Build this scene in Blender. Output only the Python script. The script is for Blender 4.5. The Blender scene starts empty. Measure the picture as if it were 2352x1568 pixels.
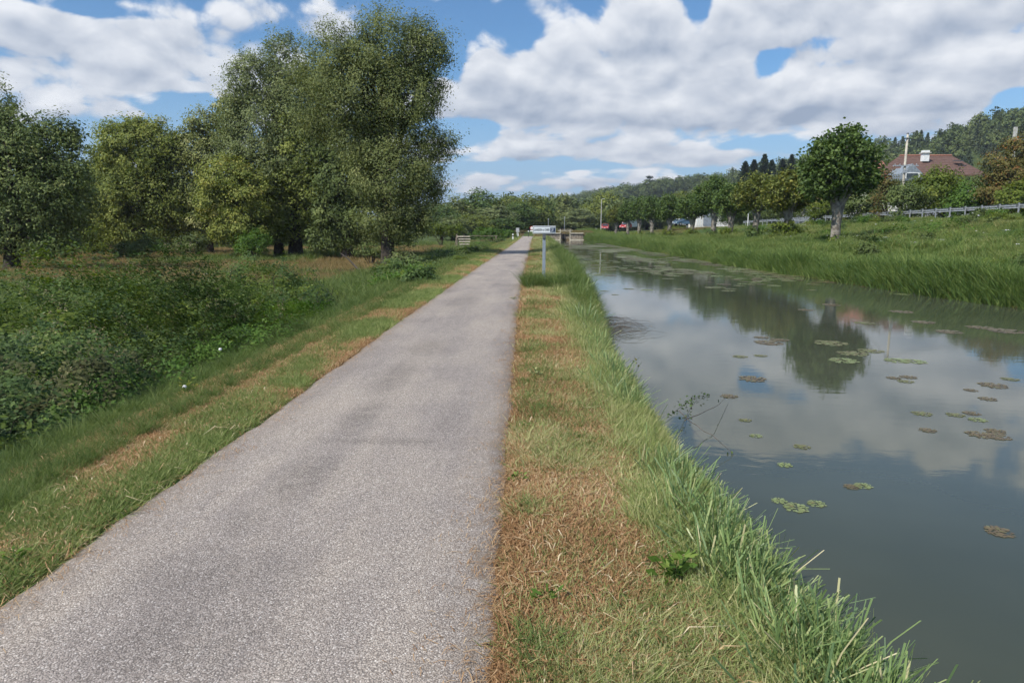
import bpy, math, random
import numpy as np
from mathutils import Vector, Matrix

random.seed(7)
RNG = np.random.default_rng(11)
sc = bpy.context.scene
COL = sc.collection
R = math.radians

# ------------------------------------------------------------------ camera
PITCH, YAW = R(9.45), R(1.6)
cam_d = bpy.data.cameras.new('camera')
cam_d.sensor_width = 36.0
cam_d.lens = 24.0
cam_d.clip_start = 0.05
cam_d.clip_end = 6000.0
cam = bpy.data.objects.new('camera', cam_d)
COL.objects.link(cam)
CAM = Vector((0.0, 0.0, 1.75))
cam.location = CAM
cam.rotation_euler = (R(90) - PITCH, 0.0, YAW)
sc.camera = cam
CAMR = cam.rotation_euler.to_matrix()


def ray(px, py):
    """direction in the world of a point of the photograph (2352 x 1568 units)"""
    return (CAMR @ Vector(((px - 1176) / 1568.0, (784 - py) / 1568.0, -1.0))).normalized()


def atz(px, py, z):
    d = ray(px, py)
    t = (z - CAM.z) / d.z
    return CAM + d * t


def aty(px, py, y):
    d = ray(px, py)
    return CAM + d * (y / d.y)


# ------------------------------------------------------------------ light
SUN_EL, SUN_AZ = R(47), R(228)          # azimuth clockwise from +Y
sun_dir = Vector((math.sin(SUN_AZ) * math.cos(SUN_EL), math.cos(SUN_AZ) * math.cos(SUN_EL), math.sin(SUN_EL)))
sun_d = bpy.data.lights.new('sun', 'SUN')
sun_d.energy = 4.9
sun_d.angle = R(0.53)
sun_d.color = (1.0, 0.95, 0.87)
sun = bpy.data.objects.new('sun', sun_d)
COL.objects.link(sun)
sun.rotation_euler = sun_dir.to_track_quat('Z', 'Y').to_euler()

sc.render.engine = 'CYCLES'
sc.cycles.use_adaptive_sampling = True
sc.cycles.adaptive_threshold = 0.03
sc.cycles.use_denoising = True
sc.cycles.max_bounces = 6
sc.cycles.diffuse_bounces = 3
sc.cycles.glossy_bounces = 3
sc.cycles.transmission_bounces = 3
sc.cycles.transparent_max_bounces = 6
sc.cycles.caustics_reflective = False
sc.cycles.caustics_refractive = False
sc.view_settings.view_transform = 'Standard'
sc.view_settings.look = 'None'
sc.view_settings.exposure = 0.12
sc.view_settings.gamma = 1.0

SKY_S = 0.12
world = bpy.data.worlds.new('World')
sc.world = world
world.use_nodes = True
world.cycles.sampling_method = 'MANUAL'
world.cycles.sample_map_resolution = 512


class NB:
    """small helper for node trees"""

    def __init__(self, nt):
        self.nt = nt

    def new(self, t, **kw):
        n = self.nt.nodes.new(t)
        for k, v in kw.items():
            setattr(n, k, v)
        return n

    def link(self, a, b):
        self.nt.links.new(a, b)

    def put(self, sock, v):
        if isinstance(v, bpy.types.NodeSocket):
            self.link(v, sock)
        else:
            sock.default_value = v

    def m(self, op, *a, clamp=False):
        n = self.new('ShaderNodeMath', operation=op, use_clamp=clamp)
        for i, v in enumerate(a):
            self.put(n.inputs[i], v)
        return n.outputs[0]

    def vm(self, op, *a):
        n = self.new('ShaderNodeVectorMath', operation=op)
        for i, v in enumerate(a):
            self.put(n.inputs[i], v)
        return n.outputs['Value'] if op in ('DOT_PRODUCT', 'LENGTH', 'DISTANCE') else n.outputs[0]

    def mr(self, v, a, b, c=0.0, d=1.0, smooth=True):
        n = self.new('ShaderNodeMapRange', clamp=True)
        n.interpolation_type = 'SMOOTHSTEP' if smooth else 'LINEAR'
        self.put(n.inputs['Value'], v)
        for nm, x in (('From Min', a), ('From Max', b), ('To Min', c), ('To Max', d)):
            self.put(n.inputs[nm], x)
        return n.outputs[0]

    def noise(self, vec, scale, detail=4.0, rough=0.5, dist=0.0):
        n = self.new('ShaderNodeTexNoise')
        if vec is not None:
            self.put(n.inputs['Vector'], vec)
        n.inputs['Scale'].default_value = scale
        n.inputs['Detail'].default_value = detail
        n.inputs['Roughness'].default_value = rough
        n.inputs['Distortion'].default_value = dist
        return n.outputs['Fac']

    def mix(self, f, a, b):
        n = self.new('ShaderNodeMix', data_type='RGBA')
        self.put(n.inputs[0], f)
        for i, v in ((6, a), (7, b)):
            if not isinstance(v, bpy.types.NodeSocket) and len(v) == 3:
                v = (*v, 1.0)
            self.put(n.inputs[i], v)
        return n.outputs[2]

    def ramp(self, f, stops):
        n = self.new('ShaderNodeValToRGB')
        el = n.color_ramp.elements
        while len(el) < len(stops):
            el.new(0.5)
        for e, (p, c) in zip(el, stops):
            e.position = p
            e.color = (*c, 1.0)
        self.put(n.inputs[0], f)
        return n.outputs[0]


def azel(px, py):
    d = ray(px, py)
    return math.atan2(d.x, d.y), math.asin(d.z)


# clouds: (x, y, radius x, radius y in photograph units, weight) weight > 0 cloud, < 0 open sky
CLOUDS = [
    (250, 75, 300, 50, .22), (420, 50, 120, 40, .08), (260, 165, 360, 62, .30), (110, 245, 220, 30, .10),
    (700, 40, 160, 60, .14), (1480, 45, 80, 75, .34), (1330, 110, 90, 60, .26), (1180, 150, 110, 60, .20),
    (1130, 235, 180, 55, .30), (1400, 220, 300, 70, .34), (1620, 120, 130, 70, .30), (1760, 40, 240, 70, .30),
    (2160, 40, 260, 45, .22), (2080, 170, 260, 85, .36), (1800, 250, 200, 50, .30), (2280, 190, 120, 60, .2),
    (1230, 335, 240, 34, .26), (1560, 345, 200, 28, .20), (2150, 300, 250, 25, .12), (1250, 412, 230, 22, .16),
    (1140, 60, 140, 70, -.22), (1610, 20, 34, 85, -.40), (1762, 150, 44, 34, -.30), (1880, 105, 130, 18, -.17),
    (1960, 62, 150, 20, -.10), (2325, 240, 45, 35, -.40), (430, 240, 95, 26, -.40), (120, 8, 160, 14, -.26),
    (1090, 290, 60, 12, -.3), (1250, 382, 260, 10, -.22), (1760, 330, 150, 16, -.25), (1560, 400, 260, 12, -.2),
    (1850, 300, 60, 12, -.12), (900, 10, 260, 30, -.1), (1045, 130, 30, 50, -.2), (2330, 130, 60, 40, .12),
    # seen only mirrored in the canal: open blue higher up on the right
    (2150, -330, 560, 200, -.34), (1560, -260, 260, 150, -.22), (1820, -40, 170, 60, .2), (2250, -60, 260, 70, .25),
]

cg = bpy.data.node_groups.new('cloud_density', 'ShaderNodeTree')
cg.interface.new_socket('Vector', in_out='INPUT', socket_type='NodeSocketVector')
cg.interface.new_socket('Density', in_out='OUTPUT', socket_type='NodeSocketFloat')
cg.interface.new_socket('Texture', in_out='OUTPUT', socket_type='NodeSocketFloat')
cg.interface.new_socket('Smooth', in_out='OUTPUT', socket_type='NodeSocketFloat')
b = NB(cg)
gi, go = b.new('NodeGroupInput'), b.new('NodeGroupOutput')
sx = b.new('ShaderNodeSeparateXYZ')
b.link(gi.outputs[0], sx.inputs[0])
zc = b.m('MAXIMUM', sx.outputs[2], 0.0)
hz = b.m('LOGARITHM', b.m('ADD', zc, 0.07), math.e)
cv = b.new('ShaderNodeCombineXYZ')
b.link(b.m('MULTIPLY', sx.outputs[0], 5.0), cv.inputs[0])
b.link(b.m('MULTIPLY', sx.outputs[1], 5.0), cv.inputs[1])
b.link(b.m('MULTIPLY', hz, 2.3), cv.inputs[2])
n1 = b.noise(cv.outputs[0], 0.62, 2.0, 0.5)
n2 = b.noise(cv.outputs[0], 1.9, 8.0, 0.60, 0.35)
vo = b.new('ShaderNodeTexVoronoi')
vo.feature = 'F1'
vo.inputs['Scale'].default_value = 3.2
vo.inputs['Detail'].default_value = 1.0
vo.inputs['Roughness'].default_value = 0.5
b.link(cv.outputs[0], vo.inputs['Vector'])
puff = b.m('MULTIPLY', b.m('SUBTRACT', 0.45, vo.outputs['Distance']), 0.32)
base = b.m('ADD', b.m('MULTIPLY', b.m('SUBTRACT', n1, 0.5), 0.8), b.m('MULTIPLY', b.m('SUBTRACT', n2, 0.5), 0.75))
base = b.m('ADD', base, puff)
az = b.m('ARCTAN2', sx.outputs[0], sx.outputs[1])
el = b.m('ARCSINE', b.m('MINIMUM', zc, 1.0))
ae = b.new('ShaderNodeCombineXYZ')
b.link(az, ae.inputs[0])
b.link(el, ae.inputs[1])
tot = base
smo = b.m('MULTIPLY', b.m('SUBTRACT', n1, 0.5), 0.8)
acc = None
hac = hsum = None
for (px, py, rx, ry, w) in CLOUDS:
    a0, e0 = azel(px, py)
    ra = rx / 1568.0
    re_ = ry / 1568.0
    s = b.vm('SUBTRACT', ae.outputs[0], (a0, e0, 0.0))
    s = b.vm('MULTIPLY', s, (1 / (ra * 1.5), 1 / (re_ * 1.5), 0.0))
    q = b.vm('DOT_PRODUCT', s, s)
    q = b.m('MAXIMUM', b.m('SUBTRACT', 1.0, q), 0.0)
    if w > 0:
        sp3 = b.new('ShaderNodeSeparateXYZ')
        b.link(s, sp3.inputs[0])
        hh_ = b.m('MULTIPLY', q, sp3.outputs[1])
        hac = hh_ if hac is None else b.m('ADD', hac, hh_)
        hsum = q if hsum is None else b.m('ADD', hsum, q)
    q = b.m('MULTIPLY', b.m('MULTIPLY', q, q), w)
    acc = q if acc is None else b.m('ADD', acc, q)
b.link(b.m('ADD', tot, acc), go.inputs[0])
b.link(tot, go.inputs[1])
b.link(b.m('DIVIDE', hac, b.m('ADD', hsum, 0.45)), go.inputs[2])

w_ = NB(world.node_tree)
world.node_tree.nodes.clear()
wo = w_.new('ShaderNodeOutputWorld')
bg = w_.new('ShaderNodeBackground')
bg.inputs['Strength'].default_value = SKY_S
sky = w_.new('ShaderNodeTexSky', sky_type='NISHITA')
sky.sun_disc = False
sky.sun_elevation = SUN_EL
sky.sun_rotation = SUN_AZ
sky.air_density = 1.0
sky.dust_density = 0.9
sky.ozone_density = 2.5
tc = w_.new('ShaderNodeTexCoord')
V = tc.outputs['Generated']


def dens(vec):
    g = w_.new('ShaderNodeGroup')
    g.node_tree = cg
    w_.link(vec, g.inputs[0])
    return g.outputs


d0 = dens(V)
d1 = dens(w_.vm('NORMALIZE', w_.vm('ADD', V, (-0.006, 0.0, 0.020))))
alpha = w_.mr(d0[0], -0.105, 0.045)
lit = w_.m('ADD', w_.m('MULTIPLY', w_.m('SUBTRACT', d0[1], d1[1]), 1.8),
           w_.m('MULTIPLY', d0[2], 1.0))
lit = w_.m('ADD', lit, w_.mr(d0[0], -0.05, 0.7, 0.66, 0.44), clamp=True)
k = 1.0 / SKY_S
ccol = w_.ramp(lit, [(0.0, (0.0, 0.0, 0.0)), (1.0, (1.0, 1.0, 1.0))])
cc = w_.new('ShaderNodeMix', data_type='RGBA')
w_.link(lit, cc.inputs[0])
cc.inputs[6].default_value = (0.32 * k, 0.39 * k, 0.51 * k, 1)
cc.inputs[7].default_value = (0.80 * k, 0.83 * k, 0.88 * k, 1)
# a thin far veil near the horizon, over all directions
sepw = w_.new('ShaderNodeSeparateXYZ')
w_.link(V, sepw.inputs[0])
skyc = w_.new('ShaderNodeMix', data_type='RGBA', blend_type='MULTIPLY')
skyc.inputs[0].default_value = 1.0
w_.link(sky.outputs[0], skyc.inputs[6])
skyc.inputs[7].default_value = (0.62, 0.88, 1.06, 1)
veil = w_.m('MULTIPLY', w_.mr(sepw.outputs[2], 0.0, 0.22, 1.0, 0.0), .78)
skyv = w_.mix(veil, skyc.outputs[2], (0.36 * k, 0.50 * k, 0.72 * k))
res = w_.mix(w_.m('MULTIPLY', alpha, w_.mr(sepw.outputs[2], -0.01, 0.05, 0.55, 1.0)), skyv, cc.outputs[2])
w_.link(res, bg.inputs['Color'])
w_.link(bg.outputs[0], wo.inputs[0])


# ------------------------------------------------------------------ helpers
def _h(ix, iy, s):
    n = (ix * 374761393 + iy * 668265263 + s * 1442695041) & 0xffffffff
    n = ((n ^ (n >> 13)) * 1274126177) & 0xffffffff
    return ((n ^ (n >> 16)) & 0xffff) / 65535.0


def vnoise(x, y, s=0):
    x = np.asarray(x, float)
    y = np.asarray(y, float)
    ix, iy = np.floor(x).astype(np.int64), np.floor(y).astype(np.int64)
    fx, fy = x - ix, y - iy
    fx, fy = fx * fx * (3 - 2 * fx), fy * fy * (3 - 2 * fy)
    a, b_, c, d = _h(ix, iy, s), _h(ix + 1, iy, s), _h(ix, iy + 1, s), _h(ix + 1, iy + 1, s)
    return (a * (1 - fx) + b_ * fx) * (1 - fy) + (c * (1 - fx) + d * fx) * fy


def fbm(x, y, s=0, o=4):
    t, a, n = 0, 0.5, 0
    for i in range(o):
        t = t + a * vnoise(np.asarray(x) * 2 ** i, np.asarray(y) * 2 ** i, s + i)
        n += a
        a *= 0.5
    return t / n


def sstep(a, b_, x):
    t = np.clip((x - a) / (b_ - a), 0, 1)
    return t * t * (3 - 2 * t)


def qmesh(name, verts, faces, mat=None, attrs=None, smooth=False):
    """faces: (n,4) or (n,3) int array; attrs: name -> per face float array"""
    verts = np.asarray(verts, np.float32)
    faces = np.asarray(faces, np.int32)
    me = bpy.data.meshes.new(name)
    k_ = faces.shape[1]
    me.vertices.add(len(verts))
    me.vertices.foreach_set('co', verts.ravel())
    me.loops.add(faces.size)
    me.loops.foreach_set('vertex_index', faces.ravel())
    me.polygons.add(len(faces))
    me.polygons.foreach_set('loop_start', np.arange(0, faces.size, k_, dtype=np.int32))
    me.polygons.foreach_set('loop_total', np.full(len(faces), k_, np.int32))
    if smooth:
        me.polygons.foreach_set('use_smooth', np.ones(len(faces), bool))
    if attrs:
        for an, av in attrs.items():
            at = me.attributes.new(an, 'FLOAT', 'FACE')
            at.data.foreach_set('value', np.asarray(av, np.float32))
    me.update(calc_edges=True)
    if mat:
        me.materials.append(mat)
    return me


def link(name, me, parent=None, loc=None):
    o = bpy.data.objects.new(name, me)
    COL.objects.link(o)
    if parent:
        o.parent = parent
    if loc is not None:
        o.location = loc
    return o


def tag(o, label=None, cat=None, group=None, kind=None):
    if label:
        o['label'] = label
    if cat:
        o['category'] = cat
    if group:
        o['group'] = group
    if kind:
        o['kind'] = kind
    return o


def thing(name, label, cat, loc=(0, 0, 0), rz=0.0, group=None):
    o = bpy.data.objects.new(name, None)
    o.empty_display_size = 0.2
    COL.objects.link(o)
    o.location = loc
    o.rotation_euler = (0, 0, rz)
    return tag(o, label, cat, group)


class MB:
    """collects simple solids into one mesh"""

    def __init__(self):
        self.v, self.f = [], []

    def add(self, vs, fs):
        n = len(self.v)
        self.v += [tuple(p) for p in vs]
        self.f += [tuple(i + n for i in f) for f in fs]
        return self

    def box(self, c, s, rz=0.0, top=None):
        cx, cy, cz = c
        hx, hy, hz_ = s[0] / 2, s[1] / 2, s[2] / 2
        tx, ty = top or (1, 1)
        ca, sa = math.cos(rz), math.sin(rz)
        vs = []
        for z, kx, ky in ((-hz_, 1, 1), (hz_, tx, ty)):
            for x, y in ((-hx, -hy), (hx, -hy), (hx, hy), (-hx, hy)):
                x, y = x * kx, y * ky
                vs.append((cx + x * ca - y * sa, cy + x * sa + y * ca, cz + z))
        return self.add(vs, [(3, 2, 1, 0), (4, 5, 6, 7), (0, 1, 5, 4), (1, 2, 6, 5), (2, 3, 7, 6), (3, 0, 4, 7)])

    def tube(self, pts, rad, n=8, cap=True):
        pts = [Vector(p) for p in pts]
        rings = []
        up = Vector((0.13, 0.21, 1)).normalized()
        for i, p in enumerate(pts):
            t = (pts[min(i + 1, len(pts) - 1)] - pts[max(i - 1, 0)]).normalized()
            a = t.cross(up)
            if a.length < 0.15:
                a = t.cross(Vector((1, 0, 0)))
            a.normalize()
            c = t.cross(a)
            r = rad[i] if isinstance(rad, (list, tuple)) else rad
            rings.append([p + (a * math.cos(2 * math.pi * j / n) + c * math.sin(2 * math.pi * j / n)) * r for j in range(n)])
        vs = [q for rg in rings for q in rg]
        fs = []
        for i in range(len(pts) - 1):
            for j in range(n):
                k1 = (j + 1) % n
                fs.append((i * n + j, (i + 1) * n + j, (i + 1) * n + k1, i * n + k1))
        if cap:
            fs.append(tuple(range(n)))
            fs.append(tuple((len(pts) - 1) * n + j for j in reversed(range(n))))
        return self.add(vs, fs)

    def mesh(self, name, mat, bevel=0.0, smooth=False):
        me = bpy.data.meshes.new(name)
        me.from_pydata(self.v, [], self.f)
        import bmesh
        bm = bmesh.new()
        bm.from_mesh(me)
        bmesh.ops.recalc_face_normals(bm, faces=bm.faces)
        if bevel:
            bmesh.ops.bevel(bm, geom=bm.edges[:], offset=bevel, segments=2, affect='EDGES', profile=0.6)
        bm.to_mesh(me)
        bm.free()
        if smooth:
            for p in me.polygons:
                p.use_smooth = True
        me.materials.append(mat)
        return me

    def obj(self, name, mat, parent=None, bevel=0.0, smooth=False):
        return link(name, self.mesh(name, mat, bevel, smooth), parent)


# ------------------------------------------------------------------ materials
def mat_new(name):
    m = bpy.data.materials.new(name)
    m.use_nodes = True
    m.node_tree.nodes.clear()
    n = NB(m.node_tree)
    out = n.new('ShaderNodeOutputMaterial')
    return m, n, out


def plain(name, col, rough=0.6, var=0.12, scale=6.0, metal=0.0, bump=0.0, spec=0.4):
    m, n, out = mat_new(name)
    p = n.new('ShaderNodeBsdfPrincipled')
    tcx = n.new('ShaderNodeTexCoord')
    f = n.noise(tcx.outputs['Object'], scale, 6.0, 0.6)
    a = tuple(c * (1 - var * 1.6) for c in col)
    c = tuple(min(1, c * (1 + var * 1.6)) for c in col)
    n.link(n.mix(n.mr(f, 0.3, 0.7), a, c), p.inputs['Base Color'])
    p.inputs['Roughness'].default_value = rough
    p.inputs['Metallic'].default_value = metal
    p.inputs['Specular IOR Level'].default_value = spec
    if bump:
        bn = n.new('ShaderNodeBump')
        bn.inputs['Strength'].default_value = bump
        n.link(n.noise(tcx.outputs['Object'], scale * 5, 5.0, 0.6), bn.inputs['Height'])
        n.link(bn.outputs[0], p.inputs['Normal'])
    n.link(p.outputs[0], out.inputs[0])
    return m


def leafmat(name, stops, trans=0.35, rough=0.55, inst=False, spec=0.12):
    """stops: colour ramp over the leaf tint attribute"""
    m, n, out = mat_new(name)
    at = n.new('ShaderNodeAttribute', attribute_name='tint')
    f = at.outputs['Fac']
    if inst:
        ai = n.new('ShaderNodeAttribute', attribute_name='itint', attribute_type='INSTANCER')
        f = n.m('ADD', n.m('MULTIPLY', f, 0.5), n.m('MULTIPLY', ai.outputs['Fac'], 0.5))
    c = n.ramp(f, stops)
    p = n.new('ShaderNodeBsdfPrincipled')
    n.link(c, p.inputs['Base Color'])
    p.inputs['Roughness'].default_value = rough
    p.inputs['Specular IOR Level'].default_value = spec
    t = n.new('ShaderNodeBsdfTranslucent')
    hs = n.new('ShaderNodeHueSaturation')
    hs.inputs['Saturation'].default_value = 1.15
    hs.inputs['Value'].default_value = 1.25
    n.link(c, hs.inputs['Color'])
    n.link(hs.outputs[0], t.inputs['Color'])
    mx = n.new('ShaderNodeMixShader')
    mx.inputs[0].default_value = trans
    n.link(p.outputs[0], mx.inputs[1])
    n.link(t.outputs[0], mx.inputs[2])
    n.link(mx.outputs[0], out.inputs[0])
    return m


# ------------------------------------------------------------------ terrain
WZ = -0.60
ip = np.interp


def edge_l(y):
    return ip(y, [-30, 1, 2.75, 3.8, 5.9, 11, 16, 23, 41, 87, 134], [2.1, 1.60, 1.44, 1.34, 1.25, 1.22, 1.45, 1.75, 2.0, 2.5, 2.9]) \
        + 0.10 * (fbm(np.asarray(y) * 0.9, 3.1 + 0 * np.asarray(y), 5, 3) - 0.5)


def edge_r(y):
    return ip(y, [-30, 0, 21, 32, 56, 100, 134], [19.5, 17, 14.7, 13.5, 12.6, 11.5, 10.5]) \
        + 0.7 * (fbm(np.asarray(y) * 0.22, 9.1 + 0 * np.asarray(y), 6, 3) - 0.5)


def path_l(y):
    return ip(y, [-30, 0, 3, 6, 12, 20, 30, 48, 80, 125, 150], [-2.5, -2.5, -2.52, -2.5, -2.52, -2.5, -2.47, -2.33, -2.1, -1.9, -1.2])


def path_r(y):
    return ip(y, [-30, 0, 3, 8, 17, 30, 60, 125, 150], [-.08, -.10, -.14, -.21, -.28, -.26, -.07, 0.22, 1.0])


def road_z(y):
    return ip(y, [0, 50, 90, 130, 180, 260], [2.7, 2.55, 2.2, 1.75, 1.05, 0.9])


def hill_z(x, y):
    yk = [250, 350, 400, 450, 520, 600, 700, 900]
    xc = ip(y, yk, [400, 300, 289, 252, 208, 164, 125, 30])
    zc_ = ip(y, yk, [62, 56, 50, 43, 36, 30, 27, 23])
    xf = np.maximum(xc - 190, np.where(y > 600, xc - 190, 85))
    return sstep(0, 1, (x - xf) / np.maximum(xc - xf, 1)) * zc_ * sstep(60, 260, y)


def bank_edge(y):
    return 34.2 + 0 * np.asarray(y, float)


def terrain(x, y):
    x = np.asarray(x, float)
    y = np.asarray(y, float)
    pl, pr, el_, er = path_l(y), path_r(y), edge_l(y), edge_r(y)
    n = fbm(x * 0.8, y * 0.8, 1, 3) - 0.5
    nn = fbm(x * 3.1, y * 3.1, 2, 3) - 0.5
    n5 = fbm(x * 0.05, y * 0.05, 3, 3) - 0.5
    # left of the path
    dl = np.maximum(pl - 0.75 - x, 0)
    zl = -0.02 - 0.9 * sstep(0, 2.9, dl) + (n * 0.16 + n5 * 0.5) * sstep(0.5, 4, dl)
    # verge between path and water
    dw = el_ - x
    zv = -0.015 - 0.06 * sstep(0, 1.0, x - pr) + nn * 0.05 * sstep(0.1, 0.5, x - pr)
    zv = zv - 0.16 * sstep(0.75, 0.1, dw)
    zv = np.where(dw < 0.12, zv - (0.12 - dw) / 0.35 * 0.75, zv)
    zv = np.maximum(zv, -1.6)
    # right bank
    dr = x - er
    zt_ = ip(y, [0, 48, 64, 80, 104, 134], [0.95, 0.7, 0.75, 0.5, 0.1, 0.1])
    rz = road_z(y)
    zr = np.where(dr < 0, WZ - 0.1 - (-dr) * 1.2, WZ - 0.1 + 0.55 * sstep(0, 0.7, dr))
    zr = zr + (zt_ + 0.15) * sstep(0.5, 8.0, dr) + n * 0.14 * sstep(0, 1, dr)
    be = bank_edge(y)
    zr = zr + (rz - zt_) * sstep(22.0, be - 0.2, x)
    zr = np.maximum(zr, -1.6)
    zr = np.where(x > be - 0.2, rz + 0.0 * x, zr)
    beyond = np.clip(x - 42.5, 0, 32)
    zr = zr + beyond * 0.085 * sstep(0, 20, beyond) + hill_z(x, y)
    # mid canal split
    mid = (el_ + er) / 2
    z = np.where(x < pl - 0.75, zl, np.where(x < pr, -0.02 + 0 * x, np.where(x < mid, zv, zr)))
    # ground rising to the lock
    up = sstep(122, 150, y) * 0.95
    low = np.where((x > el_ - 0.4) & (x < er + 0.4) & (y > 135), 0.15, 0)
    z = np.where((x > pl - 14) & (x < er + 4) & (y > 122), np.where(y > 135, np.maximum(z, -0.05), z) + up * sstep(14, 5, pl - x), z) + low * 0
    # left half of the far distance stays flat
    return z


def grid_axis(*segs):
    out = []
    for a, b_, st in segs:
        out += list(np.arange(a, b_, st))
    out.append(segs[-1][1])
    return np.array(out)


gx = grid_axis((-2600, -400, 200), (-400, -60, 20), (-60, -14, 1.6), (-14, -4, .4), (-4, 3.2, .09), (3.2, 10, .7), (10, 18, .22), (18, 44, .7),
               (44, 120, 5), (120, 420, 12), (420, 2600, 180))
gy = grid_axis((-60, -4, 4), (-4, 14, .12), (14, 34, .3), (34, 70, .7), (70, 160, 1.6), (160, 300, 10), (300, 1000, 25), (1000, 4000, 250))
GX, GY = np.meshgrid(gx, gy)
GZ = terrain(GX, GY)
nx, ny = len(gx), len(gy)
idx = np.arange(nx * ny).reshape(ny, nx)
gf = np.stack([idx[:-1, :-1], idx[:-1, 1:], idx[1:, 1:], idx[1:, :-1]], -1).reshape(-1, 4)
gv = np.stack([GX, GY, GZ], -1).reshape(-1, 3)


def zone_col(x, y):
    """soil and thatch colour of the place (what grows or lies there)"""
    def c(*a):
        return np.array(a)
    green = c(.075, .105, .032)
    lush = c(.055, .10, .030)
    hay = c(.13, .082, .045)
    thatch = c(.13, .11, .055)
    soil = c(.10, .075, .045)
    tan = c(.30, .21, .10)
    x = np.asarray(x, float)
    y = np.asarray(y, float)
    pl, pr, el_, er = path_l(y), path_r(y), edge_l(y), edge_r(y)
    n = fbm(x * 1.3, y * 0.6, 21, 4)
    n2 = fbm(x * 5, y * 5, 22, 3)
    nb = fbm(x * 0.09, y * 0.09, 23, 4)
    out = np.zeros(x.shape + (3,))

    def mixc(a, b_, t):
        return a * (1 - t[..., None]) + b_ * t[..., None]
    G = np.broadcast_to(green, out.shape)
    # field on the left
    dry = sstep(-7.0, -9.5, x + 0.03 * y) * sstep(.38, .52, nb + 0.10)
    dry = dry * sstep(26, 34, y) * sstep(110, 80, y)
    out = mixc(G, np.broadcast_to(tan, out.shape), dry * (0.65 + 0.35 * n2))
    # left mown strip
    st = sstep(pl - 0.85, pl - 0.6, x) * (x < pl + .2)
    hb = np.clip(sstep(.42, .55, n - .15 * sstep(6.5, 4.5, y)), 0, 1)
    out = mixc(out, mixc(np.broadcast_to(lush, out.shape), np.broadcast_to(hay, out.shape), hb), st)
    # right verge
    rv = (x > pr - .2) & (x < (el_ + er) / 2)
    w = el_ - pr
    t = (x - pr) / np.maximum(w, .3)
    hayw = sstep(0.70, 0.40, t + (n - .5) * 0.7)
    ver = mixc(np.broadcast_to(thatch, out.shape), np.broadcast_to(hay, out.shape), hayw * (0.6 + .4 * n2))
    ver = mixc(ver, np.broadcast_to(c(.16, .18, .06), out.shape), sstep(22, 40, y) * .5)
    ver = mixc(ver, np.broadcast_to(soil, out.shape), sstep(.25, .0, el_ - x))
    out = np.where(rv[..., None], ver, out)
    # right bank
    rb = x > (el_ + er) / 2
    br = mixc(np.broadcast_to(lush, out.shape), np.broadcast_to(c(.14, .13, .05), out.shape), sstep(.45, .65, fbm(x * .3, y * .3, 25, 3)) * .6)
    br = mixc(br, np.broadcast_to(soil, out.shape), sstep(.3, 0, x - er))
    out = np.where(rb[..., None], br, out)
    far = sstep(150, 260, y)
    out = mixc(out, np.broadcast_to(c(.06, .085, .03), out.shape), far)
    return out


gme = qmesh('ground', gv, gf, smooth=True)
ca = gme.color_attributes.new('soil', 'FLOAT_COLOR', 'POINT')
cc_ = np.ones((len(gv), 4), np.float32)
cc_[:, :3] = zone_col(gv[:, 0], gv[:, 1])
ca.data.foreach_set('color', cc_.ravel())
m_ground, n, out = mat_new('ground_soil')
vc = n.new('ShaderNodeVertexColor', layer_name='soil')
tcg = n.new('ShaderNodeTexCoord')
f1 = n.noise(tcg.outputs['Object'], 30.0, 6.0, 0.65)
f2 = n.noise(tcg.outputs['Object'], 2.2, 5.0, 0.6)
mu = n.new('ShaderNodeMix', data_type='RGBA', blend_type='MULTIPLY')
mu.inputs[0].default_value = 1.0
n.link(vc.outputs[0], mu.inputs[6])
n.link(n.ramp(n.m('ADD', n.m('MULTIPLY', f1, .65), n.m('MULTIPLY', f2, .35)), [(.25, (.45, .42, .38)), (.5, (.9, .9, .9)), (.75, (1.45, 1.4, 1.25))]), mu.inputs[7])
p = n.new('ShaderNodeBsdfPrincipled')
n.link(mu.outputs[2], p.inputs['Base Color'])
p.inputs['Roughness'].default_value = .95
p.inputs['Specular IOR Level'].default_value = .1
bn = n.new('ShaderNodeBump')
bn.inputs['Strength'].default_value = .7
bn.inputs['Distance'].default_value = .03
n.link(f1, bn.inputs['Height'])
n.link(bn.outputs[0], p.inputs['Normal'])
n.link(p.outputs[0], out.inputs[0])
gme.materials.append(m_ground)
tag(link('ground', gme), kind='structure')

# ------------------------------------------------------------------ path
m_path, n, out = mat_new('chip_seal')
tcp = n.new('ShaderNodeTexCoord')
O = tcp.outputs['Object']
v1 = n.new('ShaderNodeTexVoronoi')
v1.inputs['Scale'].default_value = 135.0
n.link(O, v1.inputs['Vector'])
v2 = n.new('ShaderNodeTexVoronoi')
v2.inputs['Scale'].default_value = 210.0
n.link(O, v2.inputs['Vector'])
sc1 = n.new('ShaderNodeSeparateColor')
n.link(v1.outputs['Color'], sc1.inputs[0])
stone = n.ramp(sc1.outputs[0], [(0.0, (.27, .232, .205)), (.35, (.36, .315, .28)), (.7, (.425, .375, .335)), (.9, (.50, .45, .405)), (1.0, (.68, .63, .58))])
gap = n.mr(v1.outputs['Distance'], .42, .72, 1.0, .55)
fine = n.ramp(n.noise(O, 160.0, 4.0, .7), [(.3, (.72, .72, .72)), (.7, (1.25, 1.24, 1.22))])
mp = n.new('ShaderNodeMix', data_type='RGBA', blend_type='MULTIPLY')
mp.inputs[0].default_value = 1.0
n.link(stone, mp.inputs[6])
n.link(fine, mp.inputs[7])
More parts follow.
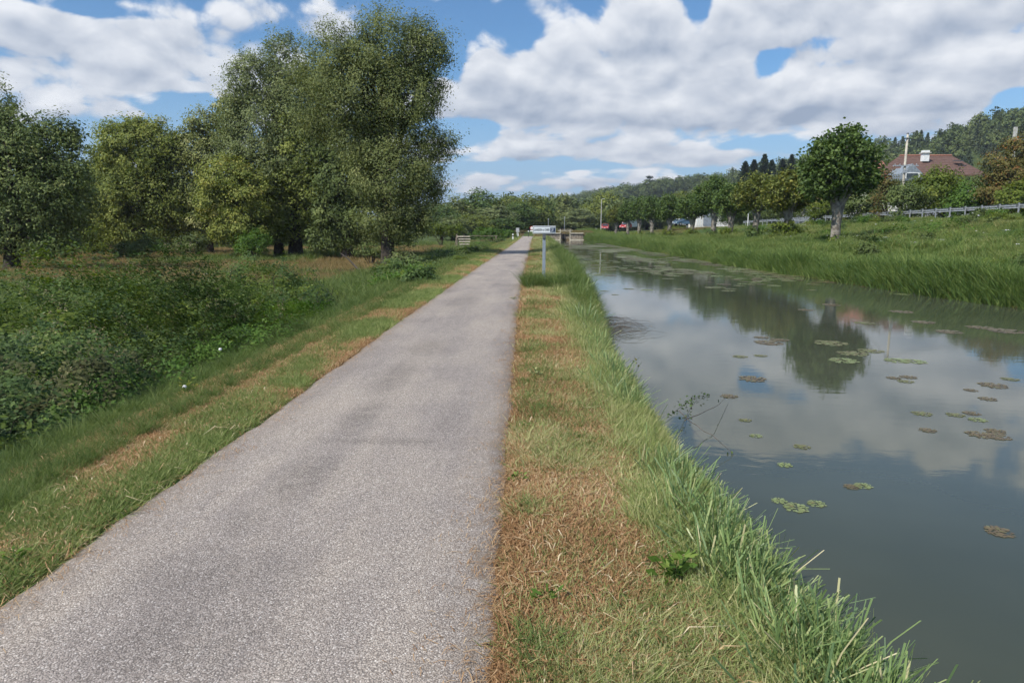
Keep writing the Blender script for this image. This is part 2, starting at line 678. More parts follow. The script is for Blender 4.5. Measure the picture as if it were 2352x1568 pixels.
# old damp stains and patches that belong to the surface
stain = None
for (sx_, sy_, srx, sry, sk) in [(830, 955, .16, .55, .30), (690, 1095, .22, .45, .26), (905, 865, .20, .9, .28), (980, 798, .30, .7, .26), (880, 1012, .55, .10, .22),
                                 (560, 1195, .12, .2, .2), (500, 1310, .5, .3, .16), (1060, 690, .4, 2.0, .2), (430, 1480, .3, .25, .15)]:
    q_ = atz(sx_, sy_, .03)
    dv = n.vm('MULTIPLY', n.vm('SUBTRACT', O, (q_.x, q_.y, 0)), (1 / srx, 1 / sry, 0))
    e_ = n.m('MULTIPLY', n.mr(n.vm('LENGTH', dv), 0.2, 1.6, 1.0, 0.0), sk)
    stain = e_ if stain is None else n.m('MAXIMUM', stain, e_)
stain = n.m('SUBTRACT', 1.0, n.m('MULTIPLY', stain, n.mr(n.noise(O, 7.0, 5.0, .6), .3, .6, .35, 1.0)))
mg = n.new('ShaderNodeMix', data_type='RGBA', blend_type='MULTIPLY')
gap2 = n.m('MULTIPLY', gap, stain)
mg.inputs[0].default_value = 1.0
n.link(mp.outputs[2], mg.inputs[6])
gc = n.new('ShaderNodeCombineColor')
for i in range(3):
    n.link(gap2, gc.inputs[i])
n.link(gc.outputs[0], mg.inputs[7])
# tyre polished and worn streaks, patches, dusty edges
mpv = n.vm('MULTIPLY', O, (1.6, 0.22, 1.0))
wear = n.noise(mpv, 1.0, 6.0, .62)
wear2 = n.noise(n.vm('MULTIPLY', O, (1.0, .7, 1.0)), .8, 5.0, .6)
tone = n.ramp(n.m('ADD', n.m('MULTIPLY', wear, .55), n.m('MULTIPLY', wear2, .45)),
              [(.34, (.66, .65, .67)), (.45, (.90, .89, .90)), (.56, (1.08, 1.06, 1.03)), (.70, (1.2, 1.16, 1.10))])
mt = n.new('ShaderNodeMix', data_type='RGBA', blend_type='MULTIPLY')
mt.inputs[0].default_value = 1.0
n.link(mg.outputs[2], mt.inputs[6])
n.link(tone, mt.inputs[7])
p = n.new('ShaderNodeBsdfPrincipled')
ea = n.new('ShaderNodeAttribute', attribute_name='edge')
ef = n.m('MULTIPLY', ea.outputs['Fac'], n.mr(n.noise(O, 9.0, 5.0, .65), .35, .65, .25, 1.0))
n.link(n.mix(ef, mt.outputs[2], (.22, .17, .12)), p.inputs['Base Color'])
p.inputs['Roughness'].default_value = .85
p.inputs['Specular IOR Level'].default_value = .3
bn = n.new('ShaderNodeBump')
bn.inputs['Strength'].default_value = .75
bn.inputs['Distance'].default_value = .006
n.link(n.m('ADD', gap, n.m('MULTIPLY', sc1.outputs[1], .6)), bn.inputs['Height'])
n.link(bn.outputs[0], p.inputs['Normal'])
n.link(p.outputs[0], out.inputs[0])

py_ = grid_axis((-20, -2, 2), (-2, 16, .06), (16, 40, .2), (40, 129, 1.5))
jl = path_l(py_) + 0.12 * (fbm(py_ * 2.2, 0 * py_, 31, 5) - .5)
jr = path_r(py_) + 0.10 * (fbm(py_ * 2.6, 0 * py_, 33, 5) - .5)
ts = np.array([0, .03, .08, .2, .35, .5, .65, .8, .92, .97, 1.0])
PX = jl[:, None] * (1 - ts) + jr[:, None] * ts
PY = np.repeat(py_[:, None], len(ts), 1)
PZ = terrain(PX * 0 - 1.3, PY) + 0.02 + 0.024 * (1 - (2 * ts - 1) ** 2) + .006
PZ[:, 0] -= .03
PZ[:, -1] -= .03
pi_ = np.arange(PX.size).reshape(PX.shape)
pf = np.stack([pi_[:-1, :-1], pi_[:-1, 1:], pi_[1:, 1:], pi_[1:, :-1]], -1).reshape(-1, 4)
pme = qmesh('path', np.stack([PX, PY, PZ], -1).reshape(-1, 3), pf, m_path, smooth=True)
ea_ = pme.attributes.new('edge', 'FLOAT', 'POINT')
ev = np.array([1, .7, .25, 0, 0, 0, 0, 0, .25, .7, 1.0])
ea_.data.foreach_set('value', np.repeat(ev[None], len(py_), 0).ravel().astype(np.float32))
tag(link('path', pme), kind='structure')

# ------------------------------------------------------------------ water
m_water, n, out = mat_new('canal_water')
tcw = n.new('ShaderNodeTexCoord')
O = tcw.outputs['Object']
p = n.new('ShaderNodeBsdfPrincipled')
turb = n.noise(O, .35, 4.0, .55)
n.link(n.ramp(turb, [(.3, (.050, .058, .040)), (.7, (.072, .080, .056))]), p.inputs['Base Color'])
p.inputs['Roughness'].default_value = .035
p.inputs['IOR'].default_value = 1.333
p.inputs['Specular IOR Level'].default_value = .5
rip = n.noise(n.vm('MULTIPLY', O, (1.6, 3.4, 1.0)), 1.5, 4.0, .5, .4)
rip2 = n.noise(n.vm('MULTIPLY', O, (1.1, 2.0, 1.0)), 9.0, 3.0, .5)
calm = n.mr(n.noise(n.vm('MULTIPLY', O, (.20, .10, 1.0)), 1.0, 3.0, .5), .40, .62, .25, 1.0)
hgt = n.m('MULTIPLY', n.m('ADD', n.m('MULTIPLY', rip, 1.0), n.m('MULTIPLY', rip2, .10)), calm)
bn = n.new('ShaderNodeBump')
bn.inputs['Strength'].default_value = .45
bn.inputs['Distance'].default_value = .0055
n.link(hgt, bn.inputs['Height'])
n.link(bn.outputs[0], p.inputs['Normal'])
n.link(p.outputs[0], out.inputs[0])
wme = qmesh('canal_water', [(0.3, -30, WZ), (24, -30, WZ), (24, 134.4, WZ), (0.3, 134.4, WZ)], np.array([[0, 1, 2, 3]]), m_water)
tag(link('canal_water', wme), kind='structure')


# ------------------------------------------------------------------ vegetation tools
def hash_name(c):
    return c


proto_col = {}


def unit(v):
    return v / np.maximum(np.linalg.norm(v, axis=-1, keepdims=True), 1e-9)


def leaves(c, size, aspect, rng, up=0.35, droop=None, out=None):
    """rhombic leaves at the points c (N,3); size (N,)"""
    N = len(c)
    nrm = unit(rng.normal(size=(N, 3)) + np.array([0, 0, up * 2.2]))
    if out is not None:
        nrm = unit(rng.normal(size=(N, 3)) * .5 + out * 1.0 + np.array([0, 0, up * 1.6]))
    t = unit(np.cross(nrm, unit(rng.normal(size=(N, 3)))))
    if droop is not None:
        t = unit(t * 0.6 + droop)
        nrm = unit(np.cross(t, unit(rng.normal(size=(N, 3)))))
    s = np.cross(nrm, t)
    L = size[:, None] * 0.5
    W = L * aspect
    v = np.stack([c + t * L, c + s * W + t * L * .15, c - t * L, c - s * W + t * L * .15], 1).reshape(-1, 3)
    f = np.arange(N * 4).reshape(N, 4)
    return v, f


def blades(n, rad, h, w, lean, curve, rng, cut=False, flat=0.0, seg=3, wind=(0, 0)):
    """grass blades rooted in a disc; h, w = (min, max)"""
    a = rng.uniform(0, 2 * np.pi, n)
    r = rad * np.sqrt(rng.uniform(0, 1, n))
    b0 = np.stack([r * np.cos(a), r * np.sin(a), np.zeros(n) - .01], -1)
    H = rng.uniform(h[0], h[1], n)
    W = rng.uniform(w[0], w[1], n) * 0.5
    la = rng.uniform(0, 2 * np.pi, n)
    ld = np.stack([np.cos(la) + wind[0], np.sin(la) + wind[1], np.zeros(n)], -1)
    ld = unit(ld)
    lm = rng.uniform(lean[0], lean[1], n)[:, None]
    cm = rng.uniform(curve[0], curve[1], n)[:, None]
    fa = rng.uniform(0, 2 * np.pi, n)
    side = np.stack([np.cos(fa), np.sin(fa), np.zeros(n)], -1)
    if flat > 0:
        side = unit(np.cross(ld, [0, 0, 1.0]) + side * .4)
    vs = []
    for i in range(seg + 1):
        t = i / seg
        up = np.array([0, 0, 1.0]) * (t * (1 - flat))
        horiz = ld * (lm * t + cm * t * t)
        drop = np.array([0, 0, -1.0]) * (cm * .45 * t ** 3) * (1 - flat)
        pnt = b0 + H[:, None] * (up + horiz + drop)
        if flat > 0:
            pnt[:, 2] += (rng.uniform(0.005, .05, n)) * np.sin(np.pi * min(t, 0.9) + .3)
        wt = (1 - .25 * t) if cut else (1 - t ** 1.7) * (0.75 + .5 * min(1, t * 3)) + 0.02
        vs += [pnt - side * (W * wt)[:, None], pnt + side * (W * wt)[:, None]]
    V_ = np.stack(vs, 1)
    m = 2 * (seg + 1)
    base_ = (np.arange(n) * m)[:, None]
    fs = np.concatenate([base_ + np.array([[2 * i, 2 * i + 1, 2 * i + 3, 2 * i + 2]]) for i in range(seg)], 1).reshape(-1, 4)
    tint = np.repeat(rng.uniform(0, 1, n), seg)
    return V_.reshape(-1, 3), fs, tint


def join(parts):
    vs, fs, ts_, o = [], [], [], 0
    for v, f, t in parts:
        vs.append(v)
        fs.append(f + o)
        ts_.append(t)
        o += len(v)
    return np.concatenate(vs), np.concatenate(fs), np.concatenate(ts_)


def proto_set(name, meshes):
    c = bpy.data.collections.new(name)
    for i, me in enumerate(meshes):
        o = bpy.data.objects.new('%s_%02d' % (name, i), me)
        c.objects.link(o)
    return c


def scatter(name, protos, nproto, pts, scl, tint, label=None, rz=None, tilt=0.05, sz=None, kind='stuff', cat=None, rng=RNG, norm=None):
    N = len(pts)
    me = bpy.data.meshes.new(name)
    me.vertices.add(N)
    me.vertices.foreach_set('co', np.asarray(pts, np.float32).ravel())

    def at(nm, typ, arr, key='value'):
        a = me.attributes.new(nm, typ, 'POINT')
        a.data.foreach_set(key, arr.ravel())
    rot = np.stack([rng.normal(0, tilt, N), rng.normal(0, tilt, N), rng.uniform(0, 2 * np.pi, N) if rz is None else rz], -1).astype(np.float32)
    at('rot', 'FLOAT_VECTOR', rot, 'vector')
    s3 = np.stack([scl, scl, scl if sz is None else sz], -1).astype(np.float32)
    at('scl', 'FLOAT_VECTOR', s3, 'vector')
    at('idx', 'INT', rng.integers(0, nproto, N).astype(np.int32))
    at('itint', 'FLOAT', np.asarray(tint, np.float32))
    o = link(name, me)
    ng = bpy.data.node_groups.new(name + '_growth', 'GeometryNodeTree')
    ng.interface.new_socket('Geometry', in_out='INPUT', socket_type='NodeSocketGeometry')
    ng.interface.new_socket('Geometry', in_out='OUTPUT', socket_type='NodeSocketGeometry')
    b = NB(ng)
    gi, go = b.new('NodeGroupInput'), b.new('NodeGroupOutput')
    ipn = b.new('GeometryNodeInstanceOnPoints')
    ci = b.new('GeometryNodeCollectionInfo')
    ci.inputs['Collection'].default_value = protos
    ci.inputs['Separate Children'].default_value = True
    ci.inputs['Reset Children'].default_value = True
    ipn.inputs['Pick Instance'].default_value = True

    def na(nm, typ):
        q = b.new('GeometryNodeInputNamedAttribute', data_type=typ)
        q.inputs['Name'].default_value = nm
        return q.outputs['Attribute']
    b.link(gi.outputs[0], ipn.inputs['Points'])
    b.link(ci.outputs[0], ipn.inputs['Instance'])
    b.link(na('idx', 'INT'), ipn.inputs['Instance Index'])
    b.link(na('rot', 'FLOAT_VECTOR'), ipn.inputs['Rotation'])
    b.link(na('scl', 'FLOAT_VECTOR'), ipn.inputs['Scale'])
    b.link(ipn.outputs[0], go.inputs[0])
    md = o.modifiers.new('growth', 'NODES')
    md.node_group = ng
    return tag(o, label, cat, None, kind)


# ---- grass colours
G_GREEN = [(0.0, (.055, .095, .030)), (.3, (.105, .155, .045)), (.6, (.175, .225, .070)), (.85, (.28, .29, .12)), (1.0, (.44, .38, .20))]
G_MOWN = [(0.0, (.07, .125, .03)), (.28, (.165, .235, .065)), (.5, (.30, .345, .125)), (.75, (.46, .44, .22)), (1.0, (.66, .58, .36))]
G_HAY = [(0.0, (.13, .072, .034)), (.3, (.27, .148, .068)), (.6, (.44, .275, .14)), (.85, (.60, .45, .27)), (1.0, (.78, .68, .48))]
G_REED = [(0.0, (.06, .12, .06)), (.3, (.13, .20, .085)), (.6, (.22, .31, .11)), (.82, (.34, .39, .16)), (1.0, (.58, .50, .30))]
G_FIELD = [(0.0, (.06, .085, .028)), (.3, (.13, .13, .05)), (.6, (.27, .20, .09)), (1.0, (.42, .32, .17))]
G_BANK = [(0.0, (.060, .115, .038)), (.35, (.13, .20, .055)), (.65, (.23, .28, .085)), (1.0, (.40, .34, .17))]
mg_green = leafmat('grass_green', G_GREEN, .35, .5, True)
mg_mown = leafmat('grass_mown', G_MOWN, .30, .6, True)
mg_hay = leafmat('hay_straw', G_HAY, .15, .75, True, .15)
mg_reed = leafmat('reed_blade', G_REED, .30, .42, True, .4)
mg_field = leafmat('grass_field', G_FIELD, .3, .7, True)
mg_bank = leafmat('grass_bank', G_BANK, .35, .5, True)


def blade_protos(name, cnt, mat, **kw):
    out_ = []
    for i in range(cnt):
        v, f, t = blades(rng=np.random.default_rng(100 + i + len(name)), **kw)
        out_.append(qmesh(name, v, f, mat, {'tint': t}))
    return proto_set(name, out_)


P_MOWN = blade_protos('mown_tuft', 5, mg_mown, n=70, rad=.15, h=(.03, .10), w=(.0035, .007), lean=(.2, 1.3), curve=(0, .5), seg=2)
P_LUSH = blade_protos('green_tuft', 5, mg_green, n=60, rad=.12, h=(.05, .17), w=(.004, .009), lean=(.05, .6), curve=(.1, .8), seg=3)
P_HAY = blade_protos('hay_tuft', 6, mg_hay, n=64, rad=.15, h=(.05, .19), w=(.0025, .0055), lean=(.5, .9), curve=(-.1, .35), flat=.95, seg=2)
P_REED = blade_protos('reed_tuft', 6, mg_reed, n=34, rad=.11, h=(.12, .42), w=(.004, .013), lean=(.0, .6), curve=(0, .5), cut=True, seg=3)
P_SEDGE = blade_protos('sedge_tuft', 5, mg_green, n=52, rad=.10, h=(.25, .6), w=(.005, .011), lean=(.05, .5), curve=(.1, .8), seg=4)
P_STRAW = blade_protos('pale_tuft', 5, mg_mown, n=60, rad=.12, h=(.08, .22), w=(.004, .009), lean=(.1, .6), curve=(0, .6), seg=2)
P_BANK = blade_protos('bank_tuft', 6, mg_bank, n=90, rad=.32, h=(.20, .62), w=(.010, .024), lean=(.05, .5), curve=(.1, .7), seg=3)
P_FIELD = blade_protos('field_tuft', 5, mg_field, n=80, rad=.42, h=(.12, .42), w=(.012, .026), lean=(.05, .5), curve=(0, .5), seg=2)
P_MEAD = blade_protos('meadow_tuft', 5, mg_green, n=90, rad=.42, h=(.2, .6), w=(.012, .026), lean=(.05, .5), curve=(.1, .7), seg=2)


def cand(n, xa, xb, ya, yb, rng, falloff=1.0):
    """points denser near the camera: y with density ~ 1/y**falloff"""
    u = rng.uniform(0, 1, n)
    if falloff == 1.0:
        y = ya * (yb / ya) ** u
    else:
        e = 1 - falloff
        y = (ya ** e + u * (yb ** e - ya ** e)) ** (1 / e)
    x = rng.uniform(0, 1, n)
    X = xa(y) + (xb(y) - xa(y)) * x
    return X, y, x


def put(X, Y, dz=0.0):
    return np.stack([X, Y, terrain(X, Y) + dz], -1)


rg = np.random.default_rng(5)


def pick(X, Y, S, T, keep):
    return X[keep], Y[keep], S[keep], T[keep]


def lod(Y, k0=7.0):
    return np.clip((Y / k0) ** .55, 1, 3.2)


# right verge: mown stubble over everything, hay in the middle, green near the water
X, Y, u = cand(42000, lambda y: path_r(y) + .12 * lod(y), lambda y: edge_l(y) + .02, 1.6, 128, rg, 1.35)
nz = fbm(X * 1.3, Y * .6, 21, 4)
nz2 = fbm(X * 2.4, Y * 1.6, 41, 3)
hay = (u + (nz - .5) * .9 < .68)
S = lod(Y) * rg.uniform(.7, 1.25, len(X))
T = np.clip(.18 + .5 * rg.uniform(0, 1, len(X)) + (nz2 - .5) * .9 + .16 + sstep(20, 45, Y) * .05, 0, 1)
keep = (rg.uniform(0, 1, len(X)) < np.where(hay, .07 + .45 * (nz2 > .60), .8)) & (rg.uniform(0, 1, len(X)) < sstep(.05, .25, X - path_r(Y)) * .7 + .3)
a = pick(X, Y, S, T, keep)
scatter('mown_grass', P_MOWN, 5, put(a[0], a[1]), a[2], a[3], 'short mown grass stubble on the verge between path and canal')
X, Y, u = cand(30000, lambda y: path_r(y) + .13 * lod(y), lambda y: edge_l(y) - .1, 1.6, 110, rg, 1.35)
nz = fbm(X * 1.3, Y * .6, 21, 4)
hp = sstep(.86, .58, u + (nz - .5) * .8)
hp = hp * np.where(Y > 22, .5, 1) * (.7 + .5 * sstep(.38, .58, fbm(X * 2.1, Y * 1.5, 43, 3)))
S = lod(Y) * rg.uniform(.6, 1.25, len(X))
T = np.clip(.12 + rg.uniform(0, 1, len(X)) * .6 + 1.1 * (fbm(X * 1.6, Y * 1.1, 44, 3) - .5), 0, 1)
a = pick(X, Y, S, T, rg.uniform(0, 1, len(X)) < hp)
scatter('hay_litter', P_HAY, 6, put(a[0], a[1], .012), a[2], a[3], 'brown dry hay left lying on the verge beside the canal')
# small green tufts coming through
X, Y, u = cand(5200, lambda y: path_r(y) + .10 * lod(y), lambda y: edge_l(y), 1.6, 90, rg, 1.3)
nz = fbm(X * 1.1 + 7, Y * .9, 51, 4)
T = np.clip(.2 + .5 * rg.uniform(0, 1, len(X)), 0, 1)
a = pick(X, Y, lod(Y) * rg.uniform(.35, .95, len(X)), T, rg.uniform(0, 1, len(X)) < sstep(.47, .58, nz) + .06)
scatter('green_regrowth', P_LUSH, 5, put(a[0], a[1]), a[2], a[3], 'bright green grass tufts growing through the mown verge')
# pale taller stubble near the water
X, Y, u = cand(11000, lambda y: edge_l(y) - np.where(y < 14, .62, .75), lambda y: edge_l(y) + .02, 1.6, 125, rg, 1.3)
T = np.clip(.27 + .5 * rg.uniform(0, 1, len(X)) + .5 * (fbm(X * 1.5, Y * 1.2, 61, 3) - .4), 0, 1)
pr_ = sstep(0.0, .55, u + (fbm(X, Y, 62, 3) - .5) * .8)
a = pick(X, Y, lod(Y, 8) * rg.uniform(.6, 1.2, len(X)), T, rg.uniform(0, 1, len(X)) < pr_)
scatter('pale_grass', P_STRAW, 5, put(a[0], a[1]), a[2], a[3], 'pale cut grass on the bank edge above the water')
# cut reeds at the brink
X, Y, u = cand(5200, lambda y: edge_l(y) - .38, lambda y: edge_l(y) + .22, 1.2, 60, rg, 1.5)
cl = fbm(X * .8, Y * .8, 71, 3)
T = np.clip(.1 + .9 * rg.uniform(0, 1, len(X)), 0, 1)
a = pick(X, Y, lod(Y, 9) * rg.uniform(.35, 1.05, len(X)) * (.5 + .8 * cl), T, rg.uniform(0, 1, len(X)) < sstep(.34, .66, cl + (u - .5) * .5) * .62 + .06)
scatter('cut_reeds', P_REED, 6, put(a[0], a[1], -.02), a[2], a[3], 'broad green reed blades cut off at the canal edge', tilt=.20)
# drooping sedge hanging over the water further along
X, Y, u = cand(5200, lambda y: edge_l(y) - .35, lambda y: edge_l(y) + .25, 3.5, 126, rg, 1.15)
cl = fbm(Y * .35, Y * 0, 72, 3)
T = np.clip(.0 + .5 * rg.uniform(0, 1, len(X)), 0, 1)
a = pick(X, Y, np.clip(lod(Y, 9), 1, 2.2) * rg.uniform(.4, .8, len(X)), np.clip(T + .2 * (Y < 17), 0, 1), rg.uniform(0, 1, len(X)) < np.where(Y > 16, .95, sstep(.45, .6, cl) * .5))
scatter('edge_sedge', P_SEDGE, 5, put(a[0], a[1], -.02), a[2], a[3], 'green sedge leaning over the canal edge along the path', tilt=.18)
# clump of tall leaves round the foot of the sign
n_ = 120
X = rg.uniform(-.15, 1.75, n_)
Y = 20.6 + rg.normal(0, .45, n_) + .2 * X
scatter('sedge_clump', P_SEDGE, 5, put(X, Y), rg.uniform(.7, 1.35, n_), rg.uniform(0, .35, n_), 'dark green clump of sword-shaped leaves round the sign post')

# left strip of mown grass and hay
X, Y, u = cand(30000, lambda y: path_l(y) - 1.15, lambda y: path_l(y) - .10 * lod(y), 3.0, 125, rg, 1.3)
nz = fbm(X * 1.3, Y * .6, 21, 4)
hb = sstep(.47, .57, nz - .17 * sstep(6.5, 4.5, Y) + .12 * (u < .55) * (Y > 6) + .05 * (u < .8))
S = lod(Y) * rg.uniform(.6, 1.15, len(X))
rn = rg.uniform(0, 1, len(X))
T = np.clip(rg.uniform(0, 1, len(X)) * .5 + .15, 0, 1)
k1 = (rn < .9) & (rg.uniform(0, 1, len(X)) > hb * .85) & (rg.uniform(0, 1, len(X)) < sstep(.0, .10, path_l(Y) - X - .05) * .8 + .25)
a = pick(X, Y, S, T, k1)
scatter('left_mown_grass', P_MOWN, 5, put(a[0], a[1]), a[2], a[3] * .8, 'mown green grass strip along the far side of the path')
k1 = rg.uniform(0, 1, len(X)) < hb * .75
a = pick(X, Y, S * 1.1, T, k1)
scatter('left_hay', P_HAY, 6, put(a[0], a[1], .012), a[2], np.clip(a[3] + .1, 0, 1), 'brown hay windrow lying on the grass left of the path')
a = pick(X, Y, S * .7, T, rg.uniform(0, 1, len(X)) < (1 - hb) * .12 + .01)
scatter('left_green_tufts', P_LUSH, 5, put(a[0], a[1]), a[2], a[3] * .6, 'fresh green tufts in the strip left of the path')
# taller green grass sloping down towards the brambles
X, Y, u = cand(15000, lambda y: path_l(y) - 3.6 - .02 * y, lambda y: path_l(y) - .75, 3.2, 125, rg, 1.2)
T = np.clip(rg.uniform(0, .45, len(X)) + .5 * (fbm(X * .7, Y * .5, 81, 3) - .4) + .12 * sstep(16, 30, Y), 0, 1)
sc_ = np.clip(lod(Y, 8), 1, 2.3) * rg.uniform(.28, .62, len(X)) * np.where(u > .75, .6, 1)
scatter('slope_grass', P_SEDGE, 5, put(X, Y), sc_, T, 'long green grass on the slope between path and brambles')

# straws and bits blown onto the path
rg3 = np.random.default_rng(66)
Y = 1.8 * (40 / 1.8) ** rg3.uniform(0, 1, 900)
e_ = np.abs(rg3.normal(0, .16, 900))
X = np.where(rg3.uniform(0, 1, 900) < .55, path_r(Y) - e_, path_l(Y) + e_)
lit_ = blade_protos('loose_straw', 4, mg_hay, n=5, rad=.08, h=(.04, .13), w=(.002, .004), lean=(.5, .9), curve=(-.1, .3), flat=.97, seg=2)
scatter('path_litter', lit_, 4, np.stack([X, Y, terrain(X * 0 - 1.3, Y) + .030], -1), rg3.uniform(.6, 1.2, 900), rg3.uniform(.2, 1, 900), 'loose straws scattered along the edges of the path', tilt=0.0)

# field on the left
X, Y, u = cand(15000, lambda y: -14 - .95 * y, lambda y: -4.5 + 0 * y, 17, 125, rg, 1.0)
dry = sstep(-7.0, -9.5, X + .03 * Y) * sstep(.38, .52, fbm(X * .09, Y * .09, 23, 4) + .10) * sstep(24, 31, Y) * sstep(115, 85, Y)
isd = rg.uniform(0, 1, len(X)) < dry
Tt = np.clip(rg.uniform(0, 1, len(X)) * .55 + .4, 0, 1)
a = pick(X, Y, rg.uniform(.6, 1.3, len(X)), Tt, isd)
scatter('dry_meadow', P_FIELD, 5, put(a[0], a[1]), a[2], a[3], 'tan dry grass of the meadow under the trees')
a = pick(X, Y, rg.uniform(.7, 1.5, len(X)), Tt * .75 - .1, ~isd)
scatter('green_meadow', P_MEAD, 5, put(a[0], a[1]), a[2], np.clip(a[3], 0, 1), 'rough green grass in the low field left of the path')

# opposite bank
X, Y, u = cand(34000, lambda y: edge_r(y) - .12, lambda y: np.where(y > 125, 30, 34.0) + 0 * y, 13, 200, rg, 1.15)
nb = fbm(X * .45, Y * .3, 91, 4)
T = np.clip(.12 + rg.uniform(0, .55, len(X)) + 1.5 * (nb - .48) * sstep(2, 10, X - edge_r(Y)), 0, 1)
low = sstep(1.6, 4, X - edge_r(Y))
S = rg.uniform(.4, 1.35, len(X)) * (1.0 - .5 * low * (nb < .52)) * (.75 + .7 * (fbm(X * 1.1, Y * .8, 92, 2) - .2)) * np.clip((Y / 40) ** .3, .9, 1.5)
S = S * np.where(X > 29.5, .42, np.where(X > 26, .7, 1.0)) * np.where((Y > 80) & (X > 20), .6, 1)
kp = ((Y < 133) | (X > 13))
a = pick(X, Y, S, T, kp)
scatter('bank_grass', P_BANK, 6, put(a[0], a[1]), a[2], a[3], 'long lush grass covering the opposite canal bank')
X, Y, u = cand(4200, lambda y: edge_r(y) - .15, lambda y: edge_r(y) + .7, 12, 134, rg, 1.0)
cl = fbm(Y * .22, Y * 0, 95, 3)
a = pick(X, Y, rg.uniform(.8, 1.5, len(X)) * (0.25 + 1.5 * cl), rg.uniform(0, .35, len(X)), rg.uniform(0, 1, len(X)) < .9)
scatter('bank_reeds', P_BANK, 6, put(a[0], a[1]), a[2], a[3], 'dark green reeds hanging over the water on the opposite bank', sz=a[2] * 1.15)
X, Y, u = cand(1500, lambda y: edge_r(y) - .2, lambda y: edge_r(y) + .15, 12, 134, rg, 1.0)
scatter('waterline_litter', P_HAY, 6, put(X, Y, .05), rg.uniform(1.2, 2.6, len(X)) * (fbm(Y * .4, Y * 0, 96, 3) > .45), rg.uniform(.1, .6, len(X)), 'brown dead growth along the far waterline', tilt=.3)
# lock end grass
X = rg.uniform(-12, 34, 2600)
Y = rg.uniform(126, 175, 2600)
kp = ~((X > path_l(Y) - .2) & (X < path_r(Y) + .2)) & ~((X > edge_l(134.) - .2) & (X < edge_r(134.) + .4) & (Y < 136))
scatter('lock_side_grass', P_FIELD, 5, put(X[kp], Y[kp]), rg.uniform(.7, 1.1, kp.sum()), rg.uniform(.1, .8, kp.sum()), 'rough yellowish grass around the lock at the end of the canal')


# ------------------------------------------------------------------ trees
bark_dark = plain('bark_dark', (.060, .050, .040), .95, .35, 3.0, bump=.6, spec=.1)
bark_pale, n, out = mat_new('bark_pale')
tcb = n.new('ShaderNodeTexCoord')
pb = n.new('ShaderNodeBsdfPrincipled')
fb = n.noise(tcb.outputs['Object'], 2.6, 4.0, .6, .6)
n.link(n.ramp(fb, [(.30, (.085, .07, .055)), (.46, (.14, .12, .10)), (.56, (.25, .225, .19)), (.8, (.32, .295, .26))]), pb.inputs['Base Color'])
pb.inputs['Roughness'].default_value = .9
n.link(pb.outputs[0], out.inputs[0])
L_WILLOW = leafmat('leaf_willow', [(0, (0.081, 0.100, 0.035)), (.5, (0.169, 0.201, 0.070)), (.85, (0.275, 0.295, 0.110)), (1, (0.413, 0.401, 0.180))], .25, .5)
L_POPLAR = leafmat('leaf_poplar', [(0, (0.094, 0.118, 0.050)), (.5, (0.188, 0.224, 0.090)), (.85, (0.300, 0.330, 0.140)), (1, (0.450, 0.425, 0.200))], .25, .45)
L_OLIVE = leafmat('leaf_olive', [(0, (0.081, 0.112, 0.028)), (.5, (0.188, 0.224, 0.055)), (.85, (0.312, 0.330, 0.085)), (1, (0.450, 0.401, 0.120))], .3, .55)
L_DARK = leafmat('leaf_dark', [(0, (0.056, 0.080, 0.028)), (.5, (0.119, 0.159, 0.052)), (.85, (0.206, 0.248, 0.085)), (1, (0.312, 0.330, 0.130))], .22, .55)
L_LIME = leafmat('leaf_lime', [(0, (0.068, 0.109, 0.021)), (.5, (0.149, 0.196, 0.037)), (.85, (0.260, 0.287, 0.063)), (1, (0.410, 0.391, 0.106))], .35, .5)
L_PLANE = leafmat('leaf_plane', [(0, (.045, .078, .026)), (.5, (.105, .160, .045)), (.9, (.19, .25, .075)), (1, (.40, .36, .12))], .28, .45)
L_PLANE2 = leafmat('leaf_plane_autumn', [(0, (0.081, 0.101, 0.031)), (.5, (0.160, 0.190, 0.050)), (.85, (0.310, 0.280, 0.069)), (1, (0.584, 0.338, 0.093))], .28, .5)
L_BRAMBLE = leafmat('leaf_bramble', [(0, (.032, .055, .020)), (.45, (.080, .132, .038)), (.8, (.155, .220, .062)), (1, (.27, .30, .11))], .28, .6, spec=.2)
L_NETTLE = leafmat('leaf_nettle', [(0, (0.056, 0.115, 0.023)), (.5, (0.106, 0.190, 0.038)), (1, (0.212, 0.287, 0.069))], .35, .5)
L_RED = leafmat('leaf_red', [(0, (0.081, 0.090, 0.028)), (.5, (0.162, 0.150, 0.049)), (.75, (0.275, 0.135, 0.055)), (1, (0.486, 0.105, 0.063))], .3, .5)
L_SEED = leafmat('seed_head', [(0, (0.174, 0.138, 0.075)), (.6, (0.323, 0.265, 0.158)), (1, (0.472, 0.414, 0.285))], .3, .8)
L_FAR = leafmat('leaf_far', [(0, (0.064, 0.090, 0.040)), (.5, (0.125, 0.163, 0.060)), (1, (0.235, 0.248, 0.086))], .25, .6, True)
L_CON = leafmat('leaf_conifer', [(0, (0.041, 0.064, 0.037)), (.5, (0.071, 0.103, 0.056)), (1, (0.132, 0.159, 0.073))], .12, .6, True)
L_CON1 = leafmat('leaf_conifer_near', [(0, (0.019, 0.038, 0.021)), (.5, (0.041, 0.064, 0.035)), (1, (0.077, 0.101, 0.047))], .12, .6)


